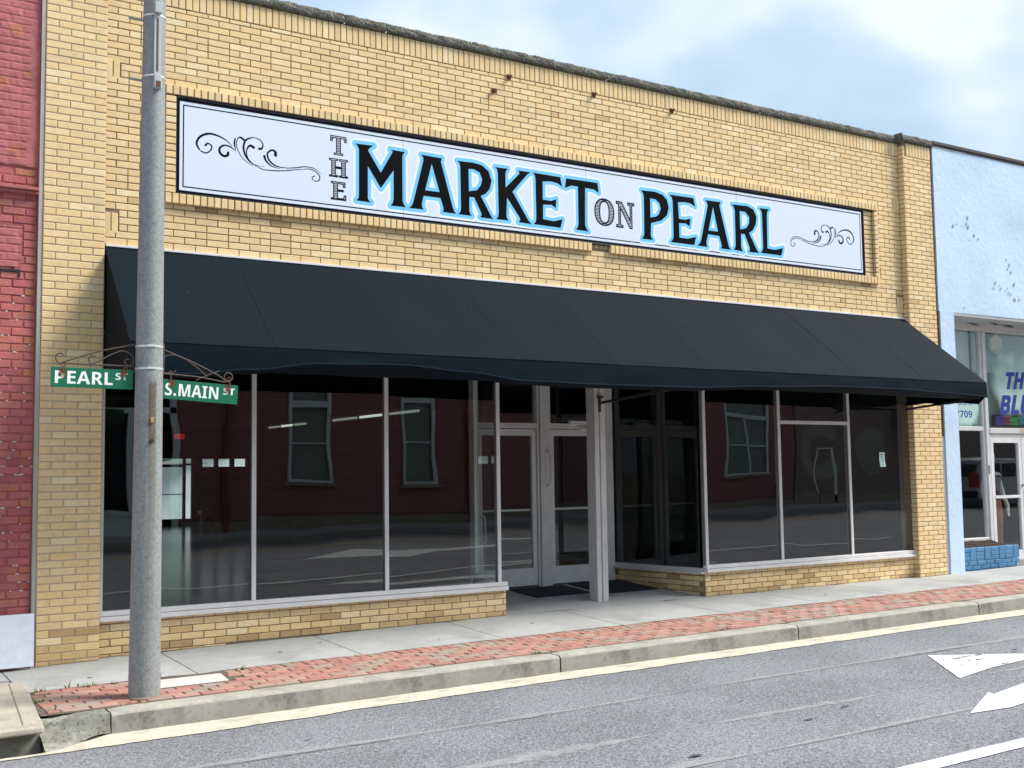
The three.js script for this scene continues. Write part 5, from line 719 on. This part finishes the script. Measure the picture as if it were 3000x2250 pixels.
{
  const ZF = 16.5; const t = thing('far_mural_building', 'tan brick building across the street with faded painted rings, mirrored at the right', 'building', [35, 0, 18]);
  part('wall', [box(27.1, 60, 0.6, 5.4, ZF, ZF + 8)], M.farPale, t); part('plinth', [box(27.1, 60, -0.3, 0.6, ZF - 0.04, ZF + 8)], M.stone, t);
  const ring = (cx, cy, r0, r1, a0, a1) => { const s = new THREE.Shape(); s.absarc(cx, cy, r1, a0, a1, false); s.absarc(cx, cy, r0, a1, a0, true); return new THREE.ShapeGeometry(s, 40).translate(0, 0, ZF - 0.006); };
  part('painted_ring', [ring(28.4, 2.15, 0.6, 1.05, 0.6, 5.6)], std([0.42, 0.38, 0.34], 0.95, { map: T.blotch, side: THREE.DoubleSide }), t); part('painted_disc', [new THREE.CircleGeometry(0.8, 40).translate(30.9, 2.13, ZF - 0.006)], std([0.36, 0.35, 0.29], 0.95, { map: T.blotch, side: THREE.DoubleSide }), t);
  part('door', [box(28.16, 28.22, 0.2, 2.2, ZF - 0.04, ZF - 0.001), box(28.86, 28.96, 0.2, 2.2, ZF - 0.04, ZF - 0.001), box(28.22, 28.86, 2.14, 2.2, ZF - 0.04, ZF - 0.001)], M.whiteTrim, t); part('awning', box(32, 35.5, 2.9, 3.6, ZF - 1.0, ZF - 0.01), std([0.28, 0.22, 0.19], 0.9, { map: T_far }), t);
}
{
  const x = 25.7, z = 16.05, y = 0.19; const t = thing('fire_hydrant', 'white fire hydrant with a dark blue cap across the street', 'hydrant', [x, y, z]);
  const la = (p) => uvw(new THREE.LatheGeometry(p.map((q) => new THREE.Vector2(q[0], q[1])), 20).translate(x, y, z));
  part('barrel', la([[0.001, 0], [0.17, 0], [0.17, 0.04], [0.11, 0.06], [0.11, 0.48], [0.14, 0.5], [0.14, 0.53]]), M.aluWhite, t); part('cap', la([[0.145, 0.53], [0.14, 0.6], [0.09, 0.68], [0.03, 0.71], [0.03, 0.76], [0.001, 0.76]]), std([0.02, 0.05, 0.16], 0.5), t); part('outlet', [uvw(new THREE.CylinderGeometry(0.06, 0.06, 0.34, 14).rotateZ(Math.PI / 2).translate(x, y + 0.4, z))], std([0.02, 0.05, 0.16], 0.5), t);
}
{
  // parked estate car, its tail towards the shops, seen mirrored in the blue shop's window
  const X = 34.3, Z = 13.6, y = 0.075; const t = thing('parked_car', 'silver car with red tail lights across the street, mirrored in the blue shop window', 'car', [X + 2.3, y, Z + 0.9]);
  const prof = [[0.0, 0.42], [0.02, 0.85], [0.10, 1.02], [0.38, 1.66], [0.7, 1.75], [2.4, 1.74], [3.15, 1.16], [4.4, 1.0], [4.62, 0.8], [4.64, 0.42], [4.3, 0.32]]; const s = new THREE.Shape(); s.moveTo(prof[0][0], prof[0][1]); prof.slice(1).forEach((p) => s.lineTo(p[0], p[1])); s.lineTo(4.2, 0.32); s.absarc(3.75, 0.34, 0.4, 0, Math.PI, false); s.lineTo(1.25, 0.32); s.absarc(0.85, 0.34, 0.4, 0, Math.PI, false); s.lineTo(0.2, 0.32); s.closePath();
  const body = part('body', uvw(new THREE.ExtrudeGeometry(s, { depth: 1.66, bevelEnabled: true, bevelSize: 0.07, bevelThickness: 0.08, bevelSegments: 4, curveSegments: 18 }).translate(X, y, Z + 0.08)), std([0.55, 0.57, 0.6], 0.3, { metalness: 0.4 }), t);
  const side = (pts, z) => { const q = new THREE.Shape(pts.map((p) => new THREE.Vector2(X + p[0], y + p[1]))); return new THREE.ExtrudeGeometry(q, { depth: 0.012, bevelEnabled: false }).translate(0, 0, z); };
  for (const z of [Z - 0.008, Z + 1.816]) part('side_window', [side([[0.32, 1.14], [0.52, 1.60], [1.3, 1.64], [1.3, 1.14]], z), side([[1.4, 1.14], [1.4, 1.64], [2.3, 1.64], [2.95, 1.18]], z)].map(uvw), M.black, t);
  part('rear_window', uvw(new THREE.BoxGeometry(0.02, 0.5, 1.4).rotateZ(-0.42).translate(X + 0.165, y + 1.34, Z + 0.9)), M.black, t);
  for (const z of [Z + 0.16, Z + 1.64]) part('tail_light', rbox(X - 0.085, X + 0.02, y + 0.74, y + 1.26, z - 0.19, z + 0.19, 0.03), std([0.45, 0.01, 0.015], 0.25), t);
  part('bumper', rbox(X - 0.13, X + 0.1, y + 0.38, y + 0.62, Z + 0.02, Z + 1.8, 0.05), M.black, t);
  for (const [wx, wz] of [[0.85, 0.06], [3.75, 0.06], [0.85, 1.56], [3.75, 1.56]]) { const w = part('wheel', uvw(new THREE.CylinderGeometry(0.34, 0.34, 0.22, 28).rotateX(Math.PI / 2).translate(X + wx, y + 0.34, Z + wz + 0.1)), M.rubber, t); part('rim', uvw(new THREE.CylinderGeometry(0.2, 0.22, 0.235, 20).rotateX(Math.PI / 2).translate(X + wx, y + 0.34, Z + wz + 0.1)), M.aluDark, w); }
}

// ============================================================ WEEDS IN THE JOINTS
function weed(x, z, n, h, spread, label) {
  const y = paveY(x, z) - 0.004, t = thing('weed', label, 'weed', [x, y, z]); const r = rng(Math.round(x * 977 + z * 331)); const g = [];
  for (let i = 0; i < n; i++) { const a = r() * 6.283, l = h * (0.5 + 0.7 * r()), lean = 0.2 + 0.9 * r(), w = 0.004 + 0.004 * r(), bx = (r() - 0.5) * spread, bz = (r() - 0.5) * spread * 0.4, cx = Math.cos(a), sz = Math.sin(a); g.push(sheet(1, 4, (s, q) => { const k = q, e = (s - 0.5) * 2 * w * (1 - k * 0.95); return [x + bx + cx * lean * l * k * k - sz * e, y + l * k * (1 - 0.35 * lean * k), z + bz + sz * lean * l * k * k + cx * e, s, q]; })); }
  part('blades', g, M.grass, t);
}
weed(-0.16, 1.09, 16, 0.06, 0.10, 'small weed at the left corner of the brick strip'); weed(0.06, 1.09, 5, 0.08, 0.04, 'thin upright weed at the slab edge in the left brick strip'); weed(0.20, 1.10, 22, 0.055, 0.14, 'wide low tuft of weed left of the pole'); weed(0.42, 1.11, 10, 0.04, 0.07, 'tiny weed close to the pole on its left'); weed(0.74, 1.12, 24, 0.09, 0.09, 'bushy weed just right of the pole'); weed(1.46, 1.14, 14, 0.05, 0.09, 'weed at the far end of the utility cover');
weed(-0.22, 1.5, 16, 0.05, 0.06, 'weed in the joint beside the storm drain lid'); weed(-0.2, 1.85, 14, 0.045, 0.06, 'weed in the joint at the front of the drain lid'); weed(0.36, 1.92, 12, 0.03, 0.14, 'yellowish weed along the kerb below the pole'); weed(4.0, 1.95, 12, 0.035, 0.1, 'weed at the kerb joint in the middle of the strip'); weed(6.3, 1.93, 14, 0.04, 0.12, 'weed by the kerb to the right of the entrance'); weed(5.6, 1.12, 10, 0.03, 0.08, 'weed at the slab edge below the right window');
weed(2.3, 1.3, 9, 0.02, 0.08, 'flat tuft of weed between pavers left of the entrance');

renderer.render(scene, camera);
